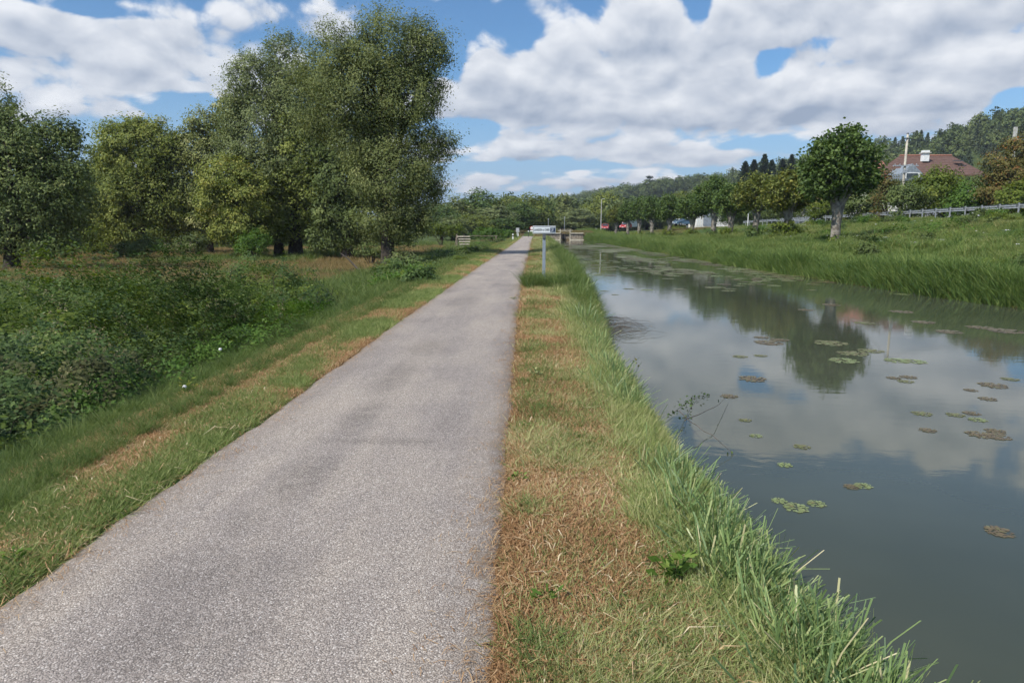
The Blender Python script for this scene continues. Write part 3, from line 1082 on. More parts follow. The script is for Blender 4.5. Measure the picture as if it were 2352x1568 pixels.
def crown_mesh(name, blobs, mat, rng, leaf=.16, aspect=.42, density=1.0, crad=.55, per=60, tmean=.45, stretch=1.0, shell=.55, up=.3, maxc=4000, facing=True):
    """blobs: ellipsoids (cx,cy,cz,rx,ry,rz) relative to the foot of the tree"""
    cs, cb = [], []
    for bl in blobs:
        c, r = np.array(bl[:3]), np.array(bl[3:6])
        area = 4 * np.pi * ((r[0] * r[1]) ** 1.6 / 3 + (r[0] * r[2]) ** 1.6 / 3 + (r[1] * r[2]) ** 1.6 / 3) ** (1 / 1.6)
        k_ = int(area * density / (crad * crad * 1.3)) + 3
        d = unit(rng.normal(size=(k_, 3)))
        rr = shell + (1.0 - shell) * rng.uniform(0, 1, k_) ** .6
        rr = rr * (0.86 + .28 * fbm(d[:, 0] * 2.2 + c[0], d[:, 2] * 2.2 + d[:, 1] * 1.7, int(abs(c[2]) * 7) + 3, 3))
        cs.append(c + d * r * rr[:, None])
        cb.append(d)
    cs, cb = np.concatenate(cs), np.concatenate(cb)
    if len(cs) > maxc:
        q = rng.permutation(len(cs))[:maxc]
        cs, cb = cs[q], cb[q]
    K = len(cs)
    size = rng.uniform(.55, 1.25, K) * crad
    ct = np.clip(rng.normal(tmean, .13, K) + .25 * (fbm(cs[:, 0] * .5, cs[:, 2] * .5 + cs[:, 1] * .3, 7, 3) - .5), 0, 1)
    which = np.repeat(np.arange(K), per)
    off = rng.normal(size=(K * per, 3)) * .5
    off[:, 2] *= .75
    if stretch != 1.0:
        ax = unit(cb + np.array([0, 0, 1.1]))
        al = (off * ax[which]).sum(1, keepdims=True)
        off = off + ax[which] * al * (stretch - 1)
    pts = cs[which] + off * size[which][:, None]
    sz = leaf * rng.uniform(.6, 1.3, len(pts))
    v, f = leaves(pts, sz, aspect, rng, up, out=cb[which] if facing else None)
    t = np.clip(ct[which] + rng.normal(0, .09, len(pts)), 0, 1)
    return qmesh(name, v, f, mat, {'tint': t}), cs


def trunk_mesh(name, mat, rad, top, cs, rng, nl=22, fork=.35, lean=(0, 0)):
    """tapered trunk up to `top` with curved limbs that reach clusters of the crown"""
    mb = MB()
    tp = Vector(top)
    ax = [Vector((0, 0, -.25)), Vector((0, 0, .0)), Vector((lean[0] * .2, lean[1] * .2, tp.z * .08))]
    for i in range(1, 7):
        t = i / 6
        ax.append(Vector((tp.x * t ** 1.3 + lean[0] * math.sin(t * 3) * .5, tp.y * t ** 1.3, tp.z * (.08 + .92 * t))))
    rr = [rad * 1.6, rad * 1.35, rad * 1.05] + [rad * (1 - .78 * (i / 6)) for i in range(1, 7)]
    mb.tube(ax, rr, 10)
    if len(cs):
        sel = rng.permutation(len(cs))[:nl]
        for j in sel:
            e = Vector(cs[j])
            t = fork + (1 - fork) * rng.uniform(0, .75)
            i0 = 2 + t * 6
            i_ = min(int(i0), 7)
            s = ax[i_].lerp(ax[i_ + 1], i0 - i_) if i_ < 8 else ax[-1]
            if e.z < s.z:
                s = s.lerp(Vector((s.x, s.y, max(e.z * .8, tp.z * .15))), .7)
            mid = s.lerp(e, .45) + Vector((0, 0, (e - s).length * .14)) + Vector(rng.normal(0, .06, 3)) * (e - s).length
            r0 = rad * (1 - .72 * t) * rng.uniform(.35, .6)
            pts = [s, s.lerp(mid, .5) + Vector((0, 0, .03)), mid, mid.lerp(e, .5) + Vector(rng.normal(0, .04, 3)) * (e - s).length, e]
            mb.tube(pts, [r0, r0 * .8, r0 * .55, r0 * .3, r0 * .12], 5, cap=False)
    return mb.mesh(name, mat, smooth=True)


def foot(px, D, dz=-.03):
    p = aty(px, 560, D)
    return Vector((p.x, D, float(terrain(p.x, D)) + dz))


def pblobs(f, D, ells, depth=.85, grow=False):
    """ellipses of the photograph (cx, cy, rx, ry[, dy]) -> ellipsoids at the tree's true distance"""
    res = []
    for e in ells:
        cx, cy, rx, ry = e[:4]
        dy = e[4] if len(e) > 4 else 0
        c = aty(cx, cy, D + dy)
        k_ = (D + dy) / 1568.0
        g_ = 1.10 if grow else 1.0
        res.append((c.x - f.x, c.y - f.y, c.z - f.z, rx * k_ * g_, min(rx, ry * 1.3) * k_ * depth, ry * k_ * g_))
    return res


def tree(name, label, cat, px, D, ells, lm, rad=.3, group=None, bark=None, topfrac=.7, nl=22, seed=1, **kw):
    rng = np.random.default_rng(seed)
    f = foot(px, D)
    bl = pblobs(f, D, ells)
    root = thing(name, label, cat, f, 0, group)
    cm, cs = crown_mesh('crown', bl, lm, rng, **kw)
    link('crown', cm, root)
    w = np.array([q[3] * q[5] for q in bl])
    c = (np.array([q[:3] for q in bl]) * w[:, None]).sum(0) / w.sum()
    zt = max(q[2] + q[5] for q in bl)
    link('trunk', trunk_mesh('trunk', bark or bark_dark, rad, (c[0] * .9, c[1] * .9, zt * topfrac), cs, rng, nl), root)
    return root


tree('willow_tree', 'tallest dark grey-green tree, its trunk nearest the path', 'tree', 890, 43,
     [(895, 115, 95, 88), (975, 130, 50, 80), (1018, 115, 14, 34), (940, 230, 75, 80), (840, 215, 90, 105), (765, 150, 65, 90), (985, 330, 35, 40),
      (1022, 340, 24, 28), (960, 420, 58, 60), (1000, 440, 18, 34), (900, 400, 95, 85), (850, 320, 90, 90, 1), (940, 510, 62, 42), (870, 510, 60, 42), (730, 230, 60, 95, 2), (1000, 215, 14, 20)],
     L_WILLOW, .42, seed=2, leaf=.165, aspect=.36, density=1.2, crad=.58, per=105, stretch=1.9, nl=60, topfrac=.8, shell=.45)
tree('poplar_tree', 'pale grey-green tree rising behind the tallest tree on its left', 'tree', 640, 60,
     [(555, 205, 32, 70), (600, 190, 55, 75), (660, 165, 50, 85), (690, 240, 70, 90), (600, 300, 80, 90), (540, 270, 30, 60), (700, 340, 70, 90), (620, 390, 90, 70), (545, 345, 50, 50)],
     L_POPLAR, .40, seed=3, leaf=.21, aspect=.45, density=1.05, crad=.78, per=95, stretch=1.4, nl=30)
tree('oak_tree', 'round olive-green tree with a short thick forked trunk', 'tree', 678, 60,
     [(690, 380, 90, 85), (620, 440, 70, 70), (740, 450, 70, 75), (660, 500, 80, 55), (760, 520, 45, 40), (620, 520, 45, 40), (700, 300, 65, 60)],
     L_OLIVE, .62, seed=4, leaf=.24, aspect=.55, density=1.0, crad=.74, per=66, nl=26, topfrac=.55)
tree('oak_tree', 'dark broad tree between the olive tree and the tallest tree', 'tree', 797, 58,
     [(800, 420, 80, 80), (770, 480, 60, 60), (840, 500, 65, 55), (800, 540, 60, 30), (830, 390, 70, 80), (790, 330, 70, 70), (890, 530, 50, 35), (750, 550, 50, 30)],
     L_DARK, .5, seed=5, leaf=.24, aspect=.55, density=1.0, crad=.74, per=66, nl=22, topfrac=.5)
tree('lime_tree', 'yellowish round-headed tree left of the grey-green tree', 'tree', 330, 66,
     [(320, 360, 90, 80), (270, 330, 55, 50), (370, 340, 55, 60), (300, 450, 95, 85), (380, 450, 60, 80), (330, 530, 80, 50), (240, 420, 50, 80), (320, 300, 50, 25), (240, 500, 50, 60), (400, 380, 45, 60), (410, 480, 50, 60)],
     L_OLIVE, .45, seed=6, leaf=.24, aspect=.55, density=1.0, crad=.8, per=85, nl=22, tmean=.5)
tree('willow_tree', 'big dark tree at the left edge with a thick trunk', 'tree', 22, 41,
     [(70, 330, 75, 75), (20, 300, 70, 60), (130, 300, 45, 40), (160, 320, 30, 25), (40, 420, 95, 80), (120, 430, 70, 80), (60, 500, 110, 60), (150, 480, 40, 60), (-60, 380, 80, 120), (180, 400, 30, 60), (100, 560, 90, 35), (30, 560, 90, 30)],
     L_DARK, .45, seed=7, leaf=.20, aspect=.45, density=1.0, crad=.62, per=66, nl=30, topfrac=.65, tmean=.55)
tree('poplar_tree', 'tall grey-green treetop cut by the left edge', 'tree', -20, 66,
     [(-5, 240, 32, 55), (-30, 300, 50, 80), (-40, 420, 60, 80)], L_POPLAR, .35, seed=8, leaf=.26, aspect=.5, density=.9, crad=.75, per=64, stretch=1.6, nl=12)
tree('ash_tree', 'grey-green tree between the round tree and the pale poplar', 'tree', 482, 66,
     [(480, 300, 55, 45), (450, 340, 45, 50), (500, 380, 60, 70), (440, 430, 45, 60), (500, 460, 60, 60), (470, 520, 50, 40), (520, 250, 30, 35)],
     L_WILLOW, .32, seed=9, leaf=.26, aspect=.5, density=1.0, crad=.78, per=66, nl=20, tmean=.65)
tree('maple_tree', 'small yellow-green tree standing before the grey-green ones', 'tree', 565, 57,
     [(520, 410, 60, 50), (570, 440, 60, 60), (500, 470, 50, 45), (580, 510, 55, 45), (530, 530, 50, 35)],
     L_OLIVE, .26, seed=10, leaf=.22, aspect=.55, density=1.0, crad=.65, per=66, nl=16, tmean=.62)
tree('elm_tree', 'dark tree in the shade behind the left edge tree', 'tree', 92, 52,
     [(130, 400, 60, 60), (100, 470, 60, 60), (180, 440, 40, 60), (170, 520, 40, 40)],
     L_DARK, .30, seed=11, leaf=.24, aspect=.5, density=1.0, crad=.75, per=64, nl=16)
for k_, (px, D, e, lm, lab) in enumerate([
        (210, 62, [(205, 560, 24, 42), (225, 575, 30, 20)], L_LIME, 'light green sapling under the round-headed tree'),
        (300, 55, [(300, 575, 50, 24), (350, 565, 40, 28)], L_DARK, 'dark bush under the round-headed tree'),
        (590, 55, [(585, 555, 40, 30), (560, 570, 30, 18)], L_NETTLE, 'green bush left of the short thick trunk'),
        (455, 60, [(450, 560, 30, 26), (420, 565, 25, 20)], L_DARK, 'dark bush left of the thin straight trunk'),
        (928, 42, [(922, 598, 22, 20), (945, 605, 18, 14), (910, 590, 10, 22)], L_POPLAR, 'grey-green bush at the foot of the tallest tree'),
        (1015, 95, [(1010, 525, 30, 16), (1045, 528, 25, 14)], L_LIME, 'bright yellow-green bush beyond the field gate'),
        (1130, 112, [(1120, 535, 50, 13), (1165, 538, 28, 10)], L_NETTLE, 'rounded green bush behind the field gate'),
        (850, 50, [(850, 575, 40, 14)], L_DARK, 'low green bush behind the tallest tree')]):
    rng = np.random.default_rng(60 + k_)
    f = foot(px, D)
    o = thing('bush', lab, 'bush', f)
    cm, cs = crown_mesh('foliage', pblobs(f, D, e), lm, rng, leaf=.16, aspect=.5, density=.9, crad=.4, per=40, shell=.2)
    link('foliage', cm, o)
    mb = MB()
    for q in cs[:10]:
        mb.tube([(0, 0, -.1), Vector(q) * .5 + Vector((0, 0, .15)), Vector(q)], [.04, .025, .008], 5, cap=False)
    mb.obj('stem', bark_dark, o)


# ---- pollarded trees on the opposite bank
def pollard(label, px, D, top_px, width_m, lm, seed, shoots=.9, shared=None, trunk_px=None):
    rng = np.random.default_rng(seed)
    f = foot(px, D)
    H = (aty(px, top_px, D).z - f.z)
    root = thing('pollard_tree', label, 'tree', f, 0, 'pollarded trees on the opposite bank')
    w = width_m / 2 * (1.0 if D < 50 else 1.12)
    hb = H * (.36 if D < 50 else .43)
    ch = (H - hb)
    cz = hb + ch * .5
    bl = [(0, 0, cz, w * .86, w * .85, ch * .44), (-.34 * w, 0, cz - ch * .24, w * .68, w * .66, ch * .22), (.36 * w, .1 * w, cz - ch * .20, w * .66, w * .66, ch * .22), (w * rng.uniform(-.3, .3), 0, cz + ch * .38, w * .3, w * .3, ch * .16), (w * rng.uniform(.5, .75), 0, cz - ch * .05, w * .35, w * .35, ch * .14), (-w * rng.uniform(.5, .75), 0, cz - ch * .1, w * .35, w * .35, ch * .12),
          (.05 * w, 0, cz + ch * .27, w * .55, w * .55, ch * .25), (-.45 * w, .1, cz + ch * .08, w * .5, w * .5, ch * .3), (.5 * w, 0, cz + ch * .05, w * .48, w * .5, ch * .3)]
    cm, cs = crown_mesh('crown', bl, lm, rng, leaf=.235, aspect=.75, density=1.0, crad=.42, per=20 if D < 60 else 13, shell=.35, stretch=1.3, up=.5, facing=False)
    link('crown', cm, root)
    mb = MB()
    r = .13 + .028 * H
    mb.tube([(0, 0, -.2), (0, 0, .0), (.02, 0, .5), (.0, .03, hb * .45), (.05, 0, hb * .75), (.0, 0, hb), (0, 0, hb + .35)],
            [r * 1.35, r * 1.15, r * .95, r * .88, r * 1.0, r * 1.45, r * .9], 12)
    for j in range(7):
        a = j * .9 + seed
        e = Vector((math.cos(a) * w * .55, math.sin(a) * w * .55, hb + ch * rng.uniform(.3, .6)))
        mb.tube([(0, 0, hb * .85), Vector((e.x * .45, e.y * .45, hb + ch * .12)), e], [r * .55, r * .4, r * .12], 6, cap=False)
    for q in cs[rng.permutation(len(cs))[:20]]:
        q = Vector(q)
        mb.tube([(0, 0, hb), Vector((q.x * .4, q.y * .4, hb + (q.z - hb) * .55)), q], [r * .18, r * .1, .012], 4, cap=False)
    mb.obj('trunk', bark_pale, root, smooth=True)
    if shoots:
        shoots *= (1.0 if D < 50 else 1.35)
        sb = [(-.2 * shoots, -.2, .5 * shoots, .75 * shoots, .5, .6 * shoots), (.4 * shoots, 0, .3 * shoots, .5 * shoots, .5, .4 * shoots)]
        sm, _ = crown_mesh('leaves', sb, L_LIME if seed % 2 else L_PLANE, rng, leaf=.19, aspect=.7, density=.8, crad=.3, per=14, shell=.2)
        link('leaves', sm, root)['kind'] = 'stuff'
    return root


pollard('largest pollard, nearest on the opposite bank, with pale blotched trunk', 1917, 48, 297, 5.3, L_PLANE, 21, .5)
pollard('second pollard from the right, trunk hidden by leafy shoots', 1805, 57, 393, 3.9, L_PLANE2, 23, 1.35)
pollard('third pollard from the right, crown turning reddish brown', 1733, 64, 402, 3.9, L_PLANE2, 24, .8)
pollard('small pollard just left of the reddish one, with bush at its foot', 1676, 71, 426, 3.4, L_PLANE, 25, .95)
pollard('tall rounded pollard before the white garage', 1637, 79, 408, 4.4, L_PLANE, 26, .8)
pollard('pollard left of the white garage with green shoots at its foot', 1588, 88, 446, 3.7, L_PLANE, 27, 1.0)
pollard('stout pollard beside the blue car', 1536, 97, 449, 3.5, L_PLANE, 29, 1.0)
pollard('slim pollard with clear pale stem right of the red and white van', 1496, 105, 452, 3.0, L_PLANE, 30)
pollard('leaning-crowned pollard before the red and white van', 1467, 113, 455, 3.2, L_PLANE, 31)
pollard('pollard left of the red and white van', 1441, 122, 464, 3.2, L_PLANE, 32, .6)
pollard('farthest pollard, beside the red car', 1414, 131, 472, 3.4, L_PLANE2, 33, .6)

# ---- shrubs and hedges in the gardens beyond the road
GARD = 'garden shrubs beyond the road'
for k_, (px, D, e, lm, nm, lab) in enumerate([
        (2085, 66, [(2085, 458, 48, 34), (2062, 445, 24, 24)], L_DARK, 'garden_shrub', 'dark green shrub right beside the wooden pole'),
        (2160, 68, [(2150, 445, 58, 52), (2168, 405, 34, 24), (2125, 430, 35, 30)], L_LIME, 'garden_shrub', 'tall yellow-green shrub in front of the big roof'),
        (2235, 66, [(2230, 455, 52, 36), (2210, 470, 50, 28)], L_NETTLE, 'garden_shrub', 'green shrub right of the yellow-green one'),
        (2295, 64, [(2295, 385, 34, 42), (2310, 430, 55, 50), (2280, 430, 30, 32)], L_RED, 'garden_shrub', 'tall shrub flecked with dark red berries'),
        (2350, 68, [(2345, 350, 45, 40), (2370, 400, 50, 60)], L_RED, 'garden_tree', 'reddish green treetop cut by the right edge'),
        (2335, 60, [(2335, 460, 45, 38), (2370, 450, 40, 45)], L_LIME, 'garden_shrub', 'bright green shrub at the right edge above the rail'),
        (2032, 70, [(2028, 440, 20, 42), (2040, 420, 16, 30)], L_RED, 'garden_shrub', 'rusty red shrub left of the wooden pole'),
        (2195, 90, [(2190, 425, 55, 20), (2240, 418, 28, 16)], L_DARK, 'garden_hedge', 'hedge hiding the wall of the big house'),
        (2010, 92, [(2012, 432, 34, 40), (2040, 440, 24, 30)], L_DARK, 'garden_shrub', 'dark shrub before the orange-red roof'),
        (1990, 74, [(1985, 470, 45, 20), (1950, 474, 40, 16)], L_DARK, 'garden_hedge', 'dark hedge behind the wire fence'),
        (1900, 84, [(1885, 472, 30, 24), (1925, 460, 14, 30)], L_LIME, 'garden_hedge', 'bright green hedge left of the big pale trunk'),
        (1930, 92, [(1945, 440, 30, 40), (1905, 440, 25, 40)], L_OLIVE, 'garden_shrub', 'olive tree behind the bright green hedge'),
        (2000, 110, [(2010, 420, 60, 60), (1960, 430, 60, 55)], L_DARK, 'garden_tree', 'dark garden tree behind the largest pollard'),
        (1790, 120, [(1790, 480, 40, 30), (1840, 478, 40, 32)], L_DARK, 'garden_tree', 'dark tree behind the second pollard'),
        (1740, 125, [(1725, 485, 45, 28), (1670, 490, 40, 26)], L_PLANE, 'garden_tree', 'green tree behind the third pollard'),
        (1560, 160, [(1560, 480, 40, 40), (1610, 475, 40, 40)], L_OLIVE, 'garden_tree', 'olive tree behind the blue car')]):
    rng = np.random.default_rng(160 + k_)
    f = foot(px, D)
    o = thing(nm, lab, nm.split('_')[1], f, 0, GARD)
    bl = pblobs(f, D, e)
    lo = min(q[2] - q[5] for q in bl)
    if lo > .4:
        q = bl[0]
        bl.append((q[0], q[1], lo * .5, q[3] * .8, q[4] * .8, lo * .6 + .4))
    cm, cs = crown_mesh('crown', bl, lm, rng, leaf=.22, aspect=.55, density=1.0, crad=.6, per=40, shell=.35, maxc=1000)
    link('crown', cm, o)
    mb = MB()
    mb.tube([(0, 0, -.1), (0, 0, .8), (bl[0][0] * .5, 0, max(bl[0][2], 1))], [.12, .09, .04], 7)
    for q in cs[:9]:
        mb.tube([(0, 0, .5), Vector(q) * .5 + Vector((0, 0, .3)), Vector(q)], [.06, .04, .012], 5, cap=False)
    mb.obj('trunk', bark_dark, o, smooth=True)

# ---- trees at middle distance: three crowns reused at different sizes
mid_meshes = []
for k_ in range(4):
    rng = np.random.default_rng(300 + k_)
    bl = [(0, 0, 6.2, 3.2, 3.2, 3.2), (-1.6, .5, 4.6, 2.6, 2.6, 2.6), (1.7, -.4, 4.9, 2.5, 2.6, 2.7), (.3, .3, 8.0, 2.0, 2.0, 1.9), (0, 0, 3, 2.8, 2.8, 1.9)]
    bl = [tuple(np.array(q) * (1 + rng.normal(0, .08, 6))) for q in bl]
    cm, cs = crown_mesh('mid_crown', bl, (L_PLANE, L_WILLOW, L_OLIVE, L_POPLAR)[k_], rng, leaf=.42, aspect=.6, density=.6, crad=1.0, per=26, shell=.4)
    tm = trunk_mesh('mid_trunk', bark_dark, .28, (0, 0, 6.5), cs, rng, 14)
    mid_meshes.append((cm, tm))


def mid_tree(label, px, D, top_px, wide, k_, group, name='tree', rz=0.0):
    f = foot(px, D)
    H = aty(px, top_px, D).z - f.z
    r = thing(name, label, 'tree', f, rz, group)
    s = H / 9.9
    r.scale = (wide / 7.2, wide / 7.2, s)
    link('crown', mid_meshes[k_][0], r)
    link('trunk', mid_meshes[k_][1], r)
    return r


TL = 'trees closing the view behind the lock'
for a_ in [('dark tree just right of the tallest willow', 1015, 150, 470, 9, 0, TL), ('leftmost high crown of the line behind the lock', 1060, 165, 450, 11, 1, TL),
           ('highest dome of the tree line above the field gate', 1108, 170, 434, 12, 0, TL), ('feathery willow before the tree line', 1135, 150, 470, 11, 3, TL),
           ('olive crown left of the twin signs', 1165, 175, 446, 10, 2, TL), ('round olive crown above the path end', 1218, 180, 438, 11, 2, TL),
           ('dark crown between the path end and the town sign', 1190, 160, 462, 9, 0, TL), ('dark crown right above the town sign', 1248, 200, 455, 10, 0, TL),
           ('low dark tree behind the lock gate', 1290, 215, 470, 11, 1, TL), ('grey-green tree right of the lock gate', 1330, 200, 478, 11, 3, TL),
           ('olive tree left of the tall lamp pole', 1360, 210, 462, 11, 2, TL), ('tall olive tree rising over the lamp pole', 1395, 225, 432, 14, 2, TL),
           ('green tree right of the lamp pole', 1440, 230, 455, 14, 0, TL), ('green tree behind the red and white van', 1485, 235, 452, 14, 0, TL),
           ('green tree far behind the blue car', 1530, 230, 455, 14, 1, TL), ('dark low tree at the field edge near the path end', 1155, 140, 500, 8, 0, TL),
           ('bushy tree above the field gate', 1085, 140, 490, 10, 2, TL), ('pale willow by the field corner', 1040, 135, 497, 8, 3, TL)]:
    mid_tree(*a_, rz=hash(a_[1]) % 7)

# ---- wood on the hill and behind the meadow
dec = []
for k_ in range(4):
    rng = np.random.default_rng(400 + k_)
    bl = [(0, 0, 8, 4.2, 4.2, 4.0), (-2, 1, 6, 3.2, 3.2, 3.2), (2, -1, 6.4, 3.2, 3.2, 3.2), (0, 0, 10.5, 2.4, 2.4, 2.2)]
    bl = [tuple(np.array(q) * (1 + rng.normal(0, .1, 6))) for q in bl]
    cm, cs = crown_mesh('wood_crown', bl, L_FAR, rng, leaf=1.05, aspect=.65, density=.5, crad=1.5, per=11, shell=.55)
    dec.append(cm)
con = []
for k_ in range(3):
    rng = np.random.default_rng(450 + k_)
    N = 900
    t = rng.uniform(0, 1, N) ** .8
    z = 2 + 15 * t
    layer = (z * 1.1) % 1.0
    r = (1 - t) * 5.0 * (0.6 + .5 * layer[::1]) + .2
    a_ = rng.uniform(0, 2 * np.pi, N)
    rr = r * np.sqrt(rng.uniform(.25, 1, N))
    pts = np.stack([rr * np.cos(a_), rr * np.sin(a_), z - rr * .25], -1)
    dr = unit(np.stack([np.cos(a_), np.sin(a_), -.35 + 0 * a_], -1))
    v, f = leaves(pts, rng.uniform(.9, 1.7, N), .5, rng, .2, droop=dr * 1.2)
    con.append(qmesh('conifer_crown', v, f, L_CON, {'tint': rng.uniform(0, 1, N)}))
P_DEC = proto_set('wood', dec)
P_CON = proto_set('conifer', con)
rg = np.random.default_rng(77)
X = rg.uniform(-40, 480, 9000)
Y = rg.uniform(170, 980, 9000)
hz_ = hill_z(X, Y)
slope = (hz_ > 1.2)
conm = (X > 195) & (X < 420) & (Y < 520) & (hz_ > 14) & (fbm(X * .02, Y * .02, 3, 2) > .30)
sel = slope & (~conm | (np.arange(9000) % 2 == 0)) & (rg.uniform(0, 1, 9000) < .62)
scatter('hill_wood', P_DEC, 4, put(X[sel], Y[sel], -.5), rg.uniform(.8, 1.25, sel.sum()), np.clip(rg.normal(.45, .22, sel.sum()), 0, 1),
        'mixed dark green wood covering the low hill', tilt=.03)
X = rg.uniform(190, 420, 5200)
Y = rg.uniform(230, 530, 5200)
hz_ = hill_z(X, Y)
sel = (hz_ > 12) & (rg.uniform(0, 1, 5200) < .36)
scatter('hill_conifers', P_CON, 3, put(X[sel], Y[sel], -.5), rg.uniform(.35, .88, sel.sum()), rg.uniform(0, 1, sel.sum()),
        'dark conifer plantation on the upper part of the hill', tilt=.02)
X = np.concatenate([rg.uniform(-170, -18, 420), rg.uniform(-40, 45, 500), rg.uniform(40, 120, 260)])
Y = np.concatenate([rg.uniform(84, 170, 420), rg.uniform(215, 420, 500), rg.uniform(190, 420, 260)])
sel = ~((X > -.42 * Y + 12) & (Y < 175)) & ((Y > 120) | (X < -36))
scatter('distant_wood', P_DEC, 4, put(X[sel], Y[sel], -.6), rg.uniform(.6, .95, sel.sum()), np.clip(rg.normal(.4, .22, sel.sum()), 0, 1),
        'continuous dark wood behind the meadow and the lock', tilt=.03)

# ---- conifers standing above the pollards
for px, top, D, lab in [(1702, 372, 250, 'leftmost pointed conifer on the skyline'), (1722, 368, 255, 'slender conifer next to the leftmost one'),
                        (1745, 355, 250, 'tallest conifer of the skyline group'), (1762, 368, 258, 'short conifer right of the tallest'),
                        (1786, 366, 262, 'lower conifer of the right pair'), (1806, 356, 260, 'rightmost conifer of the skyline group')]:
    rng = np.random.default_rng(px)
    f = foot(px, D)
    H = aty(px, top, D).z - f.z
    o = thing('conifer_tree', lab, 'tree', f, 0, 'conifers on the skyline above the pollards')
    N = 3200
    t = rng.uniform(0, 1, N) ** .9
    k2 = rng.integers(0, 6, N)
    a_ = k2 * 1.047 + rng.normal(0, .3, N) + np.floor(t * 11) * .5
    r = ((1 - t) ** .8 * 7.5 + .2) * rng.uniform(.1, 1, N) * (.7 + .3 * np.sin(k2 * 2.1 + np.floor(t * 11)))
    pts = np.stack([r * np.cos(a_), r * np.sin(a_), H * .12 + H * .88 * t + r * .28], -1)
    v, f_ = leaves(pts, rng.uniform(.7, 1.4, N), .45, rng, .2, droop=unit(np.stack([np.cos(a_), np.sin(a_), .3 + 0 * a_], -1)) * 1.2)
    link('crown', qmesh('crown', v, f_, L_CON1, {'tint': rng.uniform(0, 1, N)}), o)
    MB().tube([(0, 0, -.5), (0, 0, H * .5), (0, 0, H * .98)], [.4, .25, .05], 7).obj('trunk', bark_dark, o)

# lone flat-topped pine on the ridge
D = 640
f = foot(1487, D)
H = aty(1487, 403, D).z - f.z
o = thing('pine_tree', 'lone flat-topped pine standing up from the ridge', 'tree', f)
rng = np.random.default_rng(9)
bl = []
for j, (dx, dz, w, h_) in enumerate([(0, -1.5, 3.2, 1.1), (-2.2, -4.5, 2.6, .8), (2.8, -5, 2.6, .8), (-3.8, -8.5, 3, .7), (3, -9, 2.4, .6), (-1, -12.5, 2.8, .7)]):
    bl.append((dx, 0, H + dz, w, w * .8, h_))
cm, cs = crown_mesh('crown', bl, L_CON1, rng, leaf=.8, aspect=.5, density=1.0, crad=1.0, per=14, shell=.3)
link('crown', cm, o)
link('trunk', trunk_mesh('trunk', bark_dark, .45, (0, 0, H - 1), cs, rng, 14, .7), o)

L_DRY = leafmat('leaf_dry', [(0, (.045, .052, .022)), (.5, (.10, .11, .045)), (1, (.22, .20, .09))], .2, .7)
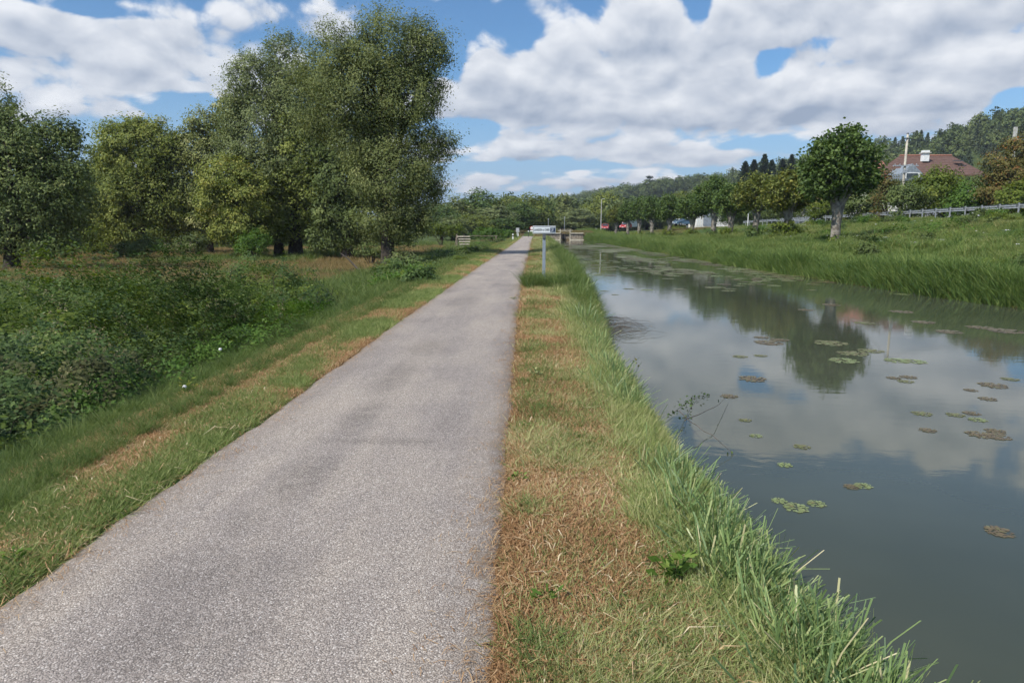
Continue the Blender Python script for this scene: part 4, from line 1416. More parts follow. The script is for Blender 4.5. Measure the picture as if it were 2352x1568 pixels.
# ------------------------------------------------------------------ brambles
def mound(name, label, cat, ells, mat, n_per, leaf, seed, aspect=.62, seeds=0, z0=-.95, tmean=.42):
    rng = np.random.default_rng(seed)
    cx, cy = ells[0][0], ells[0][1]
    base_ = Vector((cx, cy, float(terrain(cx, cy))))
    o = thing(name, label, cat, base_)
    P, TT = [], []
    for (x, y, rx, ry, h_) in ells:
        per = 46
        crd = leaf * 3.6
        N = int(n_per * rx * ry / per * 1.25)
        d = unit(rng.normal(size=(N, 3)))
        d[:, 2] = np.abs(d[:, 2])
        lump = fbm(d[:, 0] * rx * 1.1 + x, d[:, 1] * ry * 1.1 + y, 5, 4) * .6 + fbm(d[:, 0] * rx * 3.2, d[:, 1] * ry * 3.2 + d[:, 2] * 4, 6, 3) * .35
        rr = (.52 + lump * .86) * (1 - .22 * rng.uniform(0, 1, N) ** 1.4)
        cc2 = np.stack([x + d[:, 0] * rx * rr, y + d[:, 1] * ry * rr, z0 + d[:, 2] * h_ * rr * 1.06], -1)
        w2 = np.repeat(np.arange(N), per)
        crs = crd * rng.uniform(.5, 1.3, N)[w2][:, None]
        off = rng.normal(size=(N * per, 3)) * .5 * np.array([1, 1, .6])
        p = cc2[w2] + off * crs
        p[:, 2] -= (off[:, 0] ** 2 + off[:, 1] ** 2) * crs[:, 0] * .5
        P.append(p)
        ctt = np.clip(tmean + .8 * (fbm(cc2[:, 0] * 1.1, cc2[:, 1] * 1.1 + cc2[:, 2], 12, 3) - .5) + rng.normal(0, .13, N), 0, 1)
        TT.append(np.clip(ctt[w2] + rng.normal(0, .11, len(p)), 0, 1))
    P, TT = np.concatenate(P), np.concatenate(TT)
    P = P[:, :] - np.array(base_)
    tz = terrain(P[:, 0] + base_.x, P[:, 1] + base_.y) - base_.z
    kp = P[:, 2] > tz - .02
    P, TT = P[kp], TT[kp]
    NN = unit(P - np.array([P[:, 0].mean(), P[:, 1].mean(), -1.5]))
    sel2 = fbm(P[:, 0] * .8 + 31, P[:, 1] * .8 + P[:, 2], 19, 4)
    for nm_, mm, msk in (('foliage', mat, (sel2 <= .55) & (sel2 > .27)), ('pale_foliage', L_LIME if mat is L_BRAMBLE else mat, sel2 > .55), ('dry_foliage', L_DRY if mat is L_BRAMBLE else mat, sel2 <= .27)):
        if msk.sum() > 20:
            v, f = leaves(P[msk], leaf * rng.uniform(.6, 1.3, msk.sum()), aspect, rng, .55, out=NN[msk])
            link(nm_, qmesh(nm_, v, f, mm, {'tint': TT[msk] * (.7 if nm_ == 'pale_foliage' and mat is L_BRAMBLE else 1)}), o)['kind'] = 'stuff'
    mb = MB()
    for _ in range(26):
        e = ells[rng.integers(len(ells))]
        a = rng.uniform(0, 6.28)
        s = Vector((e[0] + math.cos(a) * e[2] * .5, e[1] + math.sin(a) * e[3] * .5, z0))
        t_ = Vector((e[0] + math.cos(a) * e[2] * 1.02, e[1] + math.sin(a) * e[3] * 1.02, z0 + e[4] * rng.uniform(.2, .7)))
        m_ = s.lerp(t_, .5) + Vector((0, 0, e[4] * .45))
        mb.tube([s - base_, m_ - base_, t_ - base_], [.006, .005, .003], 4, cap=False)
    mb.obj('stems', bark_dark, o)['kind'] = 'stuff'
    if seeds:
        sp = P[rng.permutation(len(P))]
        sp = sp[(sp[:, 2] > np.percentile(P[:, 2], 55)) & (fbm(sp[:, 0] * .6, sp[:, 1] * .6, 14, 2) > .52)][:seeds]
        N = len(sp) * 26
        w = np.repeat(np.arange(len(sp)), 26)
        q = sp[w] + rng.normal(0, .045, (N, 3)) + np.array([0, 0, .05])
        v, f = leaves(q, rng.uniform(.02, .05, N), .25, rng, 0)
        link('seed_heads', qmesh('seed_heads', v, f, L_SEED, {'tint': rng.uniform(0, 1, N)}), o)['kind'] = 'stuff'
    return o


mound('bramble_thicket', 'large dark bramble thicket filling the left foreground beside the path', 'bramble',
      [(-7.0, 10.2, 3.0, 4.6, 2.3), (-5.6, 6.6, 1.9, 3.0, 1.6), (-7.4, 12.8, 2.1, 2.3, 2.3), (-8.9, 6.6, 3.0, 3.2, 1.1), (-6.2, 11.2, 1.6, 2.3, 1.9), (-5.2, 4.7, 1.5, 1.8, 1.2)],
      L_BRAMBLE, 2500, .058, 501, seeds=240)
mound('bramble_thicket', 'second bramble mound beyond the gap in the thicket', 'bramble',
      [(-7.0, 18.2, 2.0, 2.6, 2.0), (-8.2, 20.2, 1.9, 2.0, 1.8), (-5.9, 16.6, 1.3, 1.8, 1.6)], L_BRAMBLE, 1900, .070, 502, seeds=24)
mound('nettle_patch', 'bright green nettles and bindweed below the bramble thicket', 'nettles',
      [(-4.55, 7.6, .85, 2.6, .85), (-4.7, 11.0, 1.2, 2.6, 1.0), (-5.1, 14.2, 1.2, 2.2, 1.1), (-4.2, 5.3, .6, 1.4, .55)], L_NETTLE, 2400, .065, 503, .45, z0=-.75, tmean=.45)
mound('bramble_thicket', 'low dark brambles in the rough grass near the field gate', 'bramble',
      [(-6.0, 47, 1.6, 3.5, 1.2), (-5.2, 55, 1.3, 4, 1.1), (-8, 41, 1.5, 2, 1.0)], L_BRAMBLE, 420, .14, 504)
mound('bramble_thicket', 'light green brambles on the road bank at the right', 'bramble',
      [(26.8, 45, 2.4, 2.6, 1.3), (24.0, 46.5, 1.6, 2.0, .9), (29, 43, 2.2, 2.0, 1.1)], L_NETTLE, 420, .13, 505, z0=1.0)
mound('bramble_thicket', 'bright green bramble patch low on the right bank', 'bramble',
      [(26.0, 37.5, 2.4, 1.5, .8), (23.6, 38.5, 1.3, 1.3, .6)], L_LIME, 420, .12, 506, z0=.75)

# ------------------------------------------------------------------ made things
m_white = plain('white_paint', (.72, .73, .72), .45, .06, 4)
m_sign = plain('sign_panel', (.70, .74, .76), .35, .03, 4)
m_navy = plain('sign_navy', (.012, .030, .085), .4, .03, 4)
m_grayp = plain('post_grey', (.23, .27, .31), .5, .08, 8)
m_black = plain('black_paint', (.02, .02, .022), .5, .1, 6)
m_ink = plain('lettering', (.05, .055, .06), .5, .02, 6)
m_galv = plain('galvanised_steel', (.40, .42, .44), .42, .14, 5, metal=.45)
m_galvd = plain('steel_bracket', (.12, .13, .14), .6, .2, 9, metal=.3)
m_conc = plain('concrete', (.42, .41, .38), .9, .16, 2.5, bump=.3, spec=.15)
m_stone = plain('old_stone', (.22, .19, .155), .92, .3, 3, bump=.5, spec=.15)
m_ledge = plain('pale_coping', (.46, .42, .34), .9, .2, 3, bump=.3)
m_wood = plain('weathered_wood', (.20, .17, .135), .9, .3, 4, bump=.5, spec=.15)
m_woodd = plain('dark_wet_wood', (.055, .047, .038), .8, .3, 4, bump=.5)
m_polew = plain('pole_wood', (.40, .37, .31), .9, .16, 3, bump=.4, spec=.1)
m_red = plain('red_paint', (.45, .035, .03), .3, .05, 4, spec=.5)
m_blue = plain('blue_grey_paint', (.07, .13, .19), .28, .05, 4, spec=.5)
m_tyre = plain('tyre_rubber', (.02, .02, .02), .85, .1, 9)
m_glass, n, out = mat_new('window_glass')
pg = n.new('ShaderNodeBsdfPrincipled')
pg.inputs['Base Color'].default_value = (.035, .05, .06, 1)
pg.inputs['Roughness'].default_value = .06
n.link(pg.outputs[0], out.inputs[0])
m_tile, n, out = mat_new('roof_tiles')
tcx = n.new('ShaderNodeTexCoord')
pt = n.new('ShaderNodeBsdfPrincipled')
wv = n.new('ShaderNodeTexWave', wave_type='BANDS', bands_direction='Z')
wv.inputs['Scale'].default_value = 1.15
wv.inputs['Distortion'].default_value = .6
n.link(tcx.outputs['Object'], wv.inputs['Vector'])
tf = n.noise(tcx.outputs['Object'], 2.2, 6, .65)
n.link(n.ramp(n.m('ADD', n.m('MULTIPLY', tf, .7), n.m('MULTIPLY', wv.outputs['Fac'], .25)), [(.25, (.070, .040, .032)), (.5, (.115, .064, .050)), (.75, (.16, .094, .074))]), pt.inputs['Base Color'])
pt.inputs['Roughness'].default_value = .85
bn = n.new('ShaderNodeBump')
bn.inputs['Strength'].default_value = .6
bn.inputs['Distance'].default_value = .05
n.link(wv.outputs['Fac'], bn.inputs['Height'])
n.link(bn.outputs[0], pt.inputs['Normal'])
n.link(pt.outputs[0], out.inputs[0])
m_render = plain('wall_render', (.70, .68, .64), .9, .06, 1.5, spec=.15)
m_slate = plain('slate_cladding', (.20, .23, .26), .7, .15, 3)

# ---- river sign
sp_ = atz(1249, 652, -.05)
o = thing('river_sign', 'white sign LANGON s/ CHER on a grey post between path and canal', 'sign', (sp_.x, sp_.y, float(terrain(sp_.x, sp_.y))))
o.rotation_euler = (0, 0, R(1))
zt = aty(1249, 519.5, sp_.y).z - o.location.z
zb = aty(1249, 537, sp_.y).z - o.location.z
wS = 53.5 / 1568 * sp_.y * .97
cz = (zt + zb) / 2 + .005
hS = zt - zb
MB().box((0, .03, cz / 2 - .1), (.10, .055, cz + .2)).obj('post', m_grayp, o, bevel=.006)
MB().box((0, 0, zb - .075), (.104, .07, .15)).obj('bracket', m_galvd, o, bevel=.006)
MB().box((0, -.035, cz), (wS, .035, hS)).obj('panel', m_sign, o, bevel=.008)
for nm, c, sz in (('border', (0, cz + hS * .40), (wS * .95, .010)), ('border', (0, cz - hS * .40), (wS * .95, .010)),
                  ('border', (-wS * .472, cz), (.010, hS * .80)), ('border', (wS * .472, cz), (.010, hS * .80))):
    MB().box((c[0], -.056, c[1]), (sz[0], .004, sz[1])).obj(nm, m_ink, o)
MB().box((wS * .36, -.057, cz), (hS * .62, .006, hS * .56)).obj('emblem', m_navy, o)
mb = MB()
for j in range(3):
    mb.box((wS * .36 + (j - 1) * .004, -.0615, cz + .035 - j * .032), (.075 - .012 * j, .003, .010))
mb.box((wS * .36 - .03, -.0615, cz - .045), (.02, .003, .02))
mb.obj('emblem_mark', m_sign, o)
cu = bpy.data.curves.new('lettering', 'FONT')
cu.body = 'LANGON s/ CHER'
cu.size = .105
cu.extrude = .002
cu.offset = .0006
cu.space_character = 1.12
cu.align_x = 'CENTER'
cu.align_y = 'CENTER'
tmp = bpy.data.objects.new('lettering', cu)
COL.objects.link(tmp)
dg = bpy.context.evaluated_depsgraph_get()
dg.update()
tme = bpy.data.meshes.new_from_object(tmp.evaluated_get(dg))
bpy.data.objects.remove(tmp)
wt = max(v.co.x for v in tme.vertices) - min(v.co.x for v in tme.vertices)
kx = wS * .66 / wt
tme.materials.clear()
tme.materials.append(m_ink)
lo = link('lettering', tme, o, (-wS * .105, -.058, cz))
lo.rotation_euler = (R(90), 0, 0)
lo.scale = (kx, 1.0, 1.0)


def small_sign(name, label, px, py_top, py_bot, D, build, cat='sign'):
    f = aty(px, py_bot, D)
    zt_ = aty(px, py_top, D).z
    z0 = float(terrain(f.x, D))
    r = thing(name, label, cat, (f.x, D, z0))
    build(r, zt_ - z0)
    return r


def b_round(r, h):
    MB().tube([(0, 0, -.1), (0, 0, h - .35)], .035, 8).obj('post', m_galv, r)
    MB().tube([(0, -.02, h - .35), (0, -.05, h - .35)], .38, 24).obj('disc', m_red, r)
    MB().tube([(0, -.052, h - .35), (0, -.062, h - .35)], .27, 24).obj('disc_face', m_white, r)
    MB().box((0, -.04, h - .95), (.6, .03, .32)).obj('plate', m_white, r, bevel=.01)


small_sign('road_sign', 'round red-bordered sign with a small white plate left of the town sign', 1221, 520, 534, 148, b_round)


def b_back(r, h):
    MB().tube([(0, 0, -.1), (0, 0, h - .1)], .04, 8).obj('post', m_galv, r)
    MB().box((0, -.05, h - .40), (.55, .03, .75)).obj('panel', plain('sign_back', (.42, .43, .44), .5), r, bevel=.01)
    MB().box((0, -.07, h - 1.15), (.34, .03, .55)).obj('plate', m_white, r, bevel=.01)


small_sign('path_sign', 'grey sign above a white plate on the left where the path ends', 1189, 523, 541, 118, b_back)


def b_marker(r, h):
    MB().box((0, 0, h / 2 - .1), (.2, .16, h + .2), top=(.8, .8)).obj('post', m_white, r, bevel=.02)
    MB().box((0, -.09, h * .72), (.21, .012, .12)).obj('band', m_black, r)


small_sign('marker_post', 'short white marker post at the left verge before the path end', 1178, 537, 549, 95, b_marker, 'post')
small_sign('marker_post', 'thin white marker post right of the lock under the trees', 1369, 524, 537, 160, b_marker, 'post')


def b_boll(r, h):
    MB().tube([(0, 0, -.1), (0, 0, h - .18)], .05, 8).obj('post', m_black, r)
    MB().tube([(0, 0, h - .2), (0, 0, h - .1), (0, 0, h)], [.11, .12, .07], 10).obj('cap', m_white, r)


small_sign('bollard', 'thin black bollard with white cap at the path end', 1214, 530, 541, 126, b_boll, 'bollard')
for px, tp, D, lab in [(1250, 516, 185, 'shorter grey pole behind the left end of the town sign'), (1259, 506, 175, 'taller grey pole behind the town sign'),
                       (1296, 502, 180, 'thin grey pole rising behind the lock gate')]:
    f = foot(px, D)
    h = aty(px, tp - 4, D).z - f.z
    r = thing('thin_pole', lab, 'pole', f)
    MB().tube([(0, 0, -.2), (0, 0, h)], [.10, .07], 8).obj('shaft', m_galv, r)
    MB().box((0, -.02, h - .15), (.35, .12, .16)).obj('head', m_galv, r, bevel=.02)

# ---- field gate
f = foot(1063, 88)
o = thing('field_gate', 'weathered wooden field gate standing in the rough grass left of the path', 'gate', f, R(-6))
h = aty(1063, 540, 88).z - f.z
MB().box((-.75, 0, h / 2), (.14, .14, h + .25)).obj('post', m_wood, o, bevel=.01)
b2 = MB().box((.15, .03, h / 2), (.12, .12, h + .3)).obj('post', m_woodd, o, bevel=.01)
b3 = MB().box((-1.05, .1, h / 2 - .1), (.10, .10, h)).obj('post', m_wood, o, bevel=.01)
b3.rotation_euler = (0, R(8), 0)
for j in range(5):
    q = MB().box((.15 + (.1 if j < 4 else 0), -.09, h * (.14 + .19 * j)), (1.7 - .12 * (4 - j), .045, .13)).obj('rail', m_ledge, o, bevel=.008)
MB().box((2.6, .05, h * .94), (3.8, .06, .07)).obj('top_rail', m_wood, o, bevel=.008)
MB().box((4.3, .05, h * .45), (.1, .1, h + .1)).obj('post', m_wood, o, bevel=.01)

# ---- the lock
LY = 134.2
o = thing('canal_lock', 'stone lock with dark wooden gate and footbridge ending the canal', 'lock', (0, LY, 0))


def lx(px):
    return aty(px, 545, LY).x


def lz(py):
    return aty(1300, py, LY).z


gxl, gxr = lx(1287), lx(1309)
ztop = lz(536.5)


def block_wall(x0, x1, y0, y1, z0, z1, rows, parent):
    rng_ = random.Random(int(x0 * 10))
    hh = (z1 - z0) / rows
    for i in range(rows):
        x = x0 - (0.4 if i % 2 else 0)
        while x < x1 - .01:
            w = 1.0 + rng_.uniform(-.15, .2)
            a0, a1 = max(x, x0), min(x + w, x1)
            if a1 - a0 > .08:
                MB().box(((a0 + a1) / 2, (y0 + y1) / 2 + rng_.uniform(-.012, .012), z0 + hh * (i + .5)), (a1 - a0 - .02, y1 - y0, hh - .02)).obj('stone', m_stone, parent)
            x += w


wl = MB().box(((lx(1248) + gxl) / 2, .75, (WZ - 1 + ztop) / 2), (gxl - lx(1248), 1.1, ztop - WZ + 1)).obj('left_wall', m_stone, o)
block_wall(lx(1248), gxl - .05, .08, .19, WZ - .3, ztop - .12, 3, wl)
wr = MB().box(((lx(1340) + gxr) / 2, .75, (WZ - 1 + ztop) / 2), (lx(1340) - gxr, 1.1, ztop - WZ + 1)).obj('right_wall', m_stone, o)
block_wall(gxr + .05, lx(1340), .08, .19, WZ - .3, ztop - .12, 3, wr)
MB().box(((lx(1248) + gxl) / 2, .6, ztop + .05), (gxl - lx(1248), 1.5, .16)).obj('coping', m_ledge, o, bevel=.02)
MB().box(((lx(1340) + gxr) / 2, .6, ztop + .05), (lx(1340) - gxr, 1.5, .16)).obj('coping', m_ledge, o, bevel=.02)
MB().box(((lx(1248) + gxl) / 2, -.35, WZ + .04), (gxl - lx(1248), .8, .20)).obj('ledge', m_ledge, o, bevel=.02)
MB().box(((lx(1340) + gxr) / 2, -.35, WZ + .04), (lx(1340) - gxr, .8, .20)).obj('ledge', m_ledge, o, bevel=.02)
gate = MB().box(((gxl + gxr) / 2, .75, (WZ + ztop) / 2 - .3), (gxr - gxl - .06, .12, ztop - WZ + .4)).obj('gate', m_woodd, o)
for j in range(5):
    w = (gxr - gxl - .1) / 5
    MB().box((gxl + .05 + w * (j + .5), .66, (WZ + ztop) / 2 - .28), (w - .03, .05, ztop - WZ + .35)).obj('plank', m_wood if j > 1 else m_woodd, gate)
MB().box((gxl + .22, -.05, (WZ + ztop) / 2 - .1), (.34, .5, ztop - WZ + .5)).obj('pier', m_woodd, o, bevel=.02)
for x in (gxl - .02, gxr + .02):
    MB().box((x, .1, (WZ + lz(529)) / 2), (.16, .16, lz(529) - WZ + .3)).obj('post', m_ledge, o, bevel=.02)
fb_ = MB().box(((gxl + gxr) / 2, .45, lz(529.5)), (gxr - gxl + 1.0, .8, .10)).obj('footbridge', m_ledge, o, bevel=.01)
for j in range(2):
    MB().box(((gxl + gxr) / 2, .1, lz(526.5) - .0 - j * .45), (gxr - gxl + .8, .05, .07)).obj('handrail', m_wood, fb_)
for j in range(5):
    MB().box((gxl + (gxr - gxl) * j / 4, .1, lz(528)), (.06, .06, .55)).obj('baluster', m_wood, fb_)

# ---- tall lamp pole and telegraph pole
f = foot(1379.5, 160)
h = aty(1379.5, 458, 160).z - f.z
o = thing('lamp_pole', 'tall slender lamp pole standing beside the red car', 'pole', f)
MB().tube([(0, 0, -.2), (0, 0, h)], [.14, .07], 8).obj('shaft', m_conc, o)
MB().tube([(0, 0, h - .05), (.25, -.1, h + .08), (.7, -.3, h + .10)], [.05, .04, .07], 7).obj('arm', m_galv, o)
f = foot(1715, 108)
h = aty(1715, 488, 108).z - f.z
o = thing('lamp_pole', 'short pale lamp pole between the white garage and the reddish pollard', 'pole', f)
MB().tube([(0, 0, -.2), (0, 0, h)], [.08, .05], 8).obj('shaft', m_white, o)
MB().box((.12, 0, h), (.4, .14, .1)).obj('head', m_galv, o, bevel=.02)

D = 74
f = foot(2062, D)
h = aty(2062, 308, D).z - f.z
o = thing('telegraph_pole', 'tall pale wooden pole carrying wires before the red roofs', 'pole', f)
MB().tube([(0, 0, -.3), (0, 0, h)], [.16, .10], 10).obj('shaft', m_polew, o, smooth=True)
MB().tube([(0, 0, h), (0, 0, h + .14)], [.14, .05], 10).obj('cap', m_galvd, o)
zc2 = aty(2062, 381, D).z - f.z
MB().box((0, -.16, zc2), (2.6, .10, .12)).obj('crossarm', m_galv, o, bevel=.01)
for x in (-1.1, -.6, .6, 1.1):
    MB().tube([(x, -.16, zc2 + .05), (x, -.16, zc2 + .16), (x, -.16, zc2 + .2)], [.035, .04, .02], 8).obj('insulator', m_galv, o)
MB().box((0, -.17, zc2 - .55), (.35, .22, .4)).obj('junction_box', m_galv, o, bevel=.02)
zc3 = aty(2062, 318, D).z - f.z
MB().box((-.15, -.12, zc3), (.5, .07, .09)).obj('bracket', m_galvd, o)
a_ = Vector((f.x - .2, D - .12, f.z + zc3))
e1 = aty(1950, 372, D + 75)
e2 = aty(2330, 330, D + 12)
for nm, e, sag, lab in (('power_cable', e1, .9, 'black wire running from the wooden pole down to the left'), ('power_cable', e2, .45, 'black wire running from the wooden pole level to the right')):
    pts = []
    for i in range(17):
        t = i / 16
        p_ = a_.lerp(e, t)
        p_.z -= sag * 4 * t * (1 - t)
        pts.append(p_)
    ob = MB().tube(pts, .035, 6).obj(nm, m_black)
    tag(ob, lab, 'cable')

D = 86
f = foot(2302, D)
h = aty(2302, 292, D).z - f.z
o = thing('concrete_pole', 'grey concrete pole top above the berry-flecked shrub', 'pole', f)
MB().box((0, 0, h / 2), (.38, .30, h), top=(.9, .9)).obj('shaft', m_conc, o, bevel=.02)
MB().box((.55, -.2, h - 1.45), (1.9, .08, .09)).obj('crossarm', m_galv, o)

# ---- guard rails: posts and beam lengths are separate parts
def rail_beam(L, mat):
    prof = [(0, .31), (-.055, .285), (-.06, .24), (-.01, .19), (-.01, .14), (-.06, .09), (-.055, .045), (0, .0)]
    vs, fs = [], []
    for x in (0, L):
        for (y, z) in prof:
            vs.append((x, y, z))
        for (y, z) in prof:
            vs.append((x, y + .012, z))
    m_ = len(prof)
    for i in range(m_ - 1):
        fs.append((i, i + 1, 2 * m_ + i + 1, 2 * m_ + i))
        fs.append((m_ + i + 1, m_ + i, 3 * m_ + i, 3 * m_ + i + 1))
    fs += [(0, m_, 3 * m_, 2 * m_), (m_ - 1, 3 * m_ - 1, 4 * m_ - 1, 2 * m_ + m_ - 1)]
    mb_ = MB()
    mb_.add(vs, fs)
    return mb_.mesh('rail_beam', mat)


beam_me = rail_beam(4.0, m_galv)
post_me = MB().box((0, 0, .38), (.11, .06, 1.1)).mesh('rail_post', m_galv, bevel=.006)
spacer_me = MB().box((0, .09, 0), (.16, .16, .20)).mesh('rail_spacer', m_galvd, bevel=.01)


def guard_rail(label, X0, ya, yb, facing, hgt=.58):
    r = thing('guard_rail', label, 'guard rail', (X0, ya, float(road_z(ya))))
    y = ya
    while y < yb:
        z0 = float(road_z(y)) - r.location.z
        z1 = float(road_z(y + 4)) - r.location.z
        bq = link('rail_beam', beam_me, r, (0, y - ya + .01, z0 + hgt))
        bq.rotation_euler = (0, -math.atan2(z1 - z0, 4.0), R(90))
        bq.scale = (.995, facing, 1)
        for q in (0, 2):
            zz = float(road_z(y + q)) - r.location.z
            pq = link('rail_post', post_me, r, (facing * -.16, y + q - ya, zz))
            pq.rotation_euler = (0, 0, R(90))
            link('spacer', spacer_me, r, (facing * -.17, y + q - ya, zz + hgt + .16)).rotation_euler = (0, 0, 0)
        y += 4
    return r


guard_rail('galvanised guard rail on the canal side of the raised road', 34.5, 38, 112, 1)
guard_rail('second guard rail on the garden side of the raised road', 41.6, 44, 116, -1, .66)

# road
ry = grid_axis((20, 60, 4), (60, 330, 8))
rx = np.array([34.9, 36, 38, 40, 41.2])
RX, RY = np.meshgrid(rx, ry)
RX = RX - np.maximum(RY - 120, 0) ** 1.5 * .0045
RZ = terrain(np.full_like(RX, 38) + (RX - 38), RY) * 0 + road_z(RY) + .05
ri = np.arange(RX.size).reshape(RX.shape)
rf = np.stack([ri[:-1, :-1], ri[:-1, 1:], ri[1:, 1:], ri[1:, :-1]], -1).reshape(-1, 4)
tag(link('road', qmesh('road', np.stack([RX, RY, RZ], -1).reshape(-1, 3), rf, plain('asphalt', (.075, .075, .078), .9, .1, 3))), kind='structure')

# concrete block under the rail
p_ = aty(2225, 500, 44.5)
o = thing('concrete_culvert', 'long pale concrete block under the guard rail at the right edge', 'culvert', (33.0, 43.0, 0))
zz = 2.15
MB().box((0, 3.2, zz), (.7, 3.4, .75)).obj('block', m_conc, o, bevel=.04)
MB().box((.1, -1.9, zz + .06), (.6, 6.5, .62)).obj('block', m_conc, o, bevel=.04)
MB().box((-.05, 4.98, zz - .05), (.8, .16, .85)).obj('end_slab', m_stone, o, bevel=.02)

# wire fence and gate pillar behind the road
r = thing('wire_fence', 'low wire fence with thin posts in front of the garden hedge', 'fence', (43.2, 58, float(terrain(43.2, 58))))
for j in range(14):
    y = j * 2.2
    zz = float(terrain(43.2, 58 + y)) - r.location.z
    MB().tube([(0, y, zz - .1), (0, y, zz + 1.25)], .035, 6).obj('post', m_galvd, r)
for k_ in range(5):
    pts = [(0, j * 2.2, float(terrain(43.2, 58 + j * 2.2)) - r.location.z + .2 + .25 * k_) for j in range(14)]
    MB().tube(pts, .014, 4).obj('wire', m_galvd, r)
f = foot(1983, 88)
o = thing('gate_pillar', 'cream stone gate pillar right of the big pale trunk', 'pillar', f)
hh = aty(1983, 483, 88).z - f.z
MB().box((0, 0, hh / 2), (.55, .55, hh)).obj('shaft', m_ledge, o, bevel=.02)
MB().box((0, 0, hh + .06), (.75, .75, .14)).obj('cap', m_conc, o, bevel=.02)


# ---- houses
def hip_roof(x0, x1, y0, y1, ze, zr, rx0, rx1):
    yc = (y0 + y1) / 2
    vs = [(x0, y0, ze), (x1, y0, ze), (x1, y1, ze), (x0, y1, ze), (rx0, yc, zr), (rx1, yc, zr),
          (x0, y0, ze - .18), (x1, y0, ze - .18), (x1, y1, ze - .18), (x0, y1, ze - .18)]
    fs = [(0, 1, 5, 4), (1, 2, 5), (2, 3, 4, 5), (3, 0, 4), (0, 6, 7, 1), (1, 7, 8, 2), (2, 8, 9, 3), (3, 9, 6, 0), (9, 8, 7, 6)]
    mb_ = MB()
    mb_.add(vs, fs)
    return mb_


def window(parent, x, y, z, w, h_, face_mat=None):
    fr = MB().box((x, y, z), (w + .16, .10, h_ + .16)).obj('window', m_white, parent)
    MB().box((x, y - .055, z), (w, .03, h_)).obj('pane', m_glass, fr)
    MB().box((x, y - .08, z), (.05, .03, h_)).obj('glazing_bar', m_white, fr)
    MB().box((x, y - .04, z - h_ / 2 - .12), (w + .3, .2, .07)).obj('sill', m_ledge, fr)
    return fr


D = 97


def hx(px):
    return aty(px, 400, D).x


def hzz(py):
    return aty(2150, py, D).z


zg = float(terrain(hx(2150), D))
o = thing('house', 'big house with brown-red hipped roof, white chimney and grey dormer', 'house', (0, 0, 0))
x0, x1 = hx(2075), hx(2262)
MB().box(((x0 + x1) / 2, D + 5, (zg + hzz(395)) / 2 - .5), (x1 - x0 - 1.0, 9.0, hzz(395) - zg + 1.0)).obj('wall', m_render, o)
rf_ = hip_roof(x0 - .4, x1 + .4, D - .2, D + 10.2, hzz(402), hzz(349), hx(2107), hx(2232)).obj('roof', m_tile, o)
MB().tube([(hx(2107), D + 5, hzz(349) + .04), (hx(2232), D + 5, hzz(349) + .04)], .13, 8).obj('ridge', plain('ridge_tile', (.30, .14, .10), .85), rf_)
MB().box((hx(2151), D + 3.2, hzz(353)), (.85, .7, 1.5)).obj('chimney', m_white, rf_, bevel=.02)
MB().box((hx(2151), D + 3.2, hzz(346)), (1.15, 1.0, .16)).obj('chimney_cap', m_conc, rf_, bevel=.02)
MB().box((hx(2151), D + 3.2, hzz(346) + .24), (.5, .5, .28)).obj('chimney_pot', m_black, rf_)
# gabled dormer, lit front
dx, dz0, dz1 = hx(2089), hzz(405), hzz(377)
mb = MB()
mb.add([(dx - 1.5, D - .6, dz0 - .6), (dx + 1.5, D - .6, dz0 - .6), (dx + 1.5, D - .6, dz0 + .3), (dx, D - .6, dz1), (dx - 1.5, D - .6, dz0 + .3),
        (dx - 1.5, D + 3.5, dz0 - .6), (dx + 1.5, D + 3.5, dz0 - .6), (dx + 1.5, D + 3.5, dz0 + .3), (dx, D + 3.5, dz1), (dx - 1.5, D + 3.5, dz0 + .3)],
       [(0, 1, 2, 3, 4), (9, 8, 7, 6, 5), (0, 5, 6, 1), (1, 6, 7, 2), (2, 7, 8, 3), (3, 8, 9, 4), (4, 9, 5, 0)])
dm = mb.obj('dormer', m_slate, o)
MB().box((dx, D - .66, dz0 + .05), (2.2, .06, .8)).obj('dormer_window', m_white, dm)
MB().box((dx, D - .72, dz0 + .05), (1.5, .05, .6)).obj('pane', m_glass, dm)
for px, py in ((2222, 366), (2230, 377)):
    q = MB().box((hx(px), D + 2.4, hzz(py)), (1.15, .6, .09)).obj('skylight', m_glass, rf_)
    q.rotation_euler = (0, 0, 0)
window(o, hx(2120), D + .48, hzz(425), 1.2, 1.3)
window(o, hx(2180), D + .48, hzz(425), 1.2, 1.3)
D = 104
o = thing('house', 'left neighbour house with an orange-red tiled roof', 'house', (0, 0, 0))
x0, x1 = aty(1985, 400, D).x, aty(2052, 400, D).x
ze, zr = aty(2000, 408, D).z, aty(2000, 364, D).z
zg = float(terrain(x0, D))
MB().box(((x0 + x1) / 2, D + 4, (zg + ze) / 2 - .5), (x1 - x0 - .6, 7.4, ze - zg + 1)).obj('wall', m_render, o)
m_tile2 = plain('orange_tiles', (.25, .115, .082), .85, .22, 2.0, bump=.5)
mb = MB()
mb.add([(x0 - .3, D, ze - .3), (x1 + .3, D, ze - .3), (x1 + .3, D + 4, zr), (x0 - .3, D + 4, zr), (x1 + .3, D + 8, ze - .3), (x0 - .3, D + 8, ze - .3),
        (x0 - .3, D, ze - .5), (x1 + .3, D, ze - .5), (x1 + .3, D + 8, ze - .5), (x0 - .3, D + 8, ze - .5)],
       [(0, 1, 2, 3), (3, 2, 4, 5), (0, 6, 7, 1), (5, 4, 8, 9), (1, 7, 8, 4, 2), (0, 3, 5, 9, 6), (6, 9, 8, 7)])
mb.obj('roof', m_tile2, o)
window(o, (x0 + x1) / 2, D + .28, (zg + ze) / 2 + 1.0, 1.1, 1.2)
D = 120
o = thing('house', 'low house with red roof seen between the second and the largest pollard', 'house', (0, 0, 0))
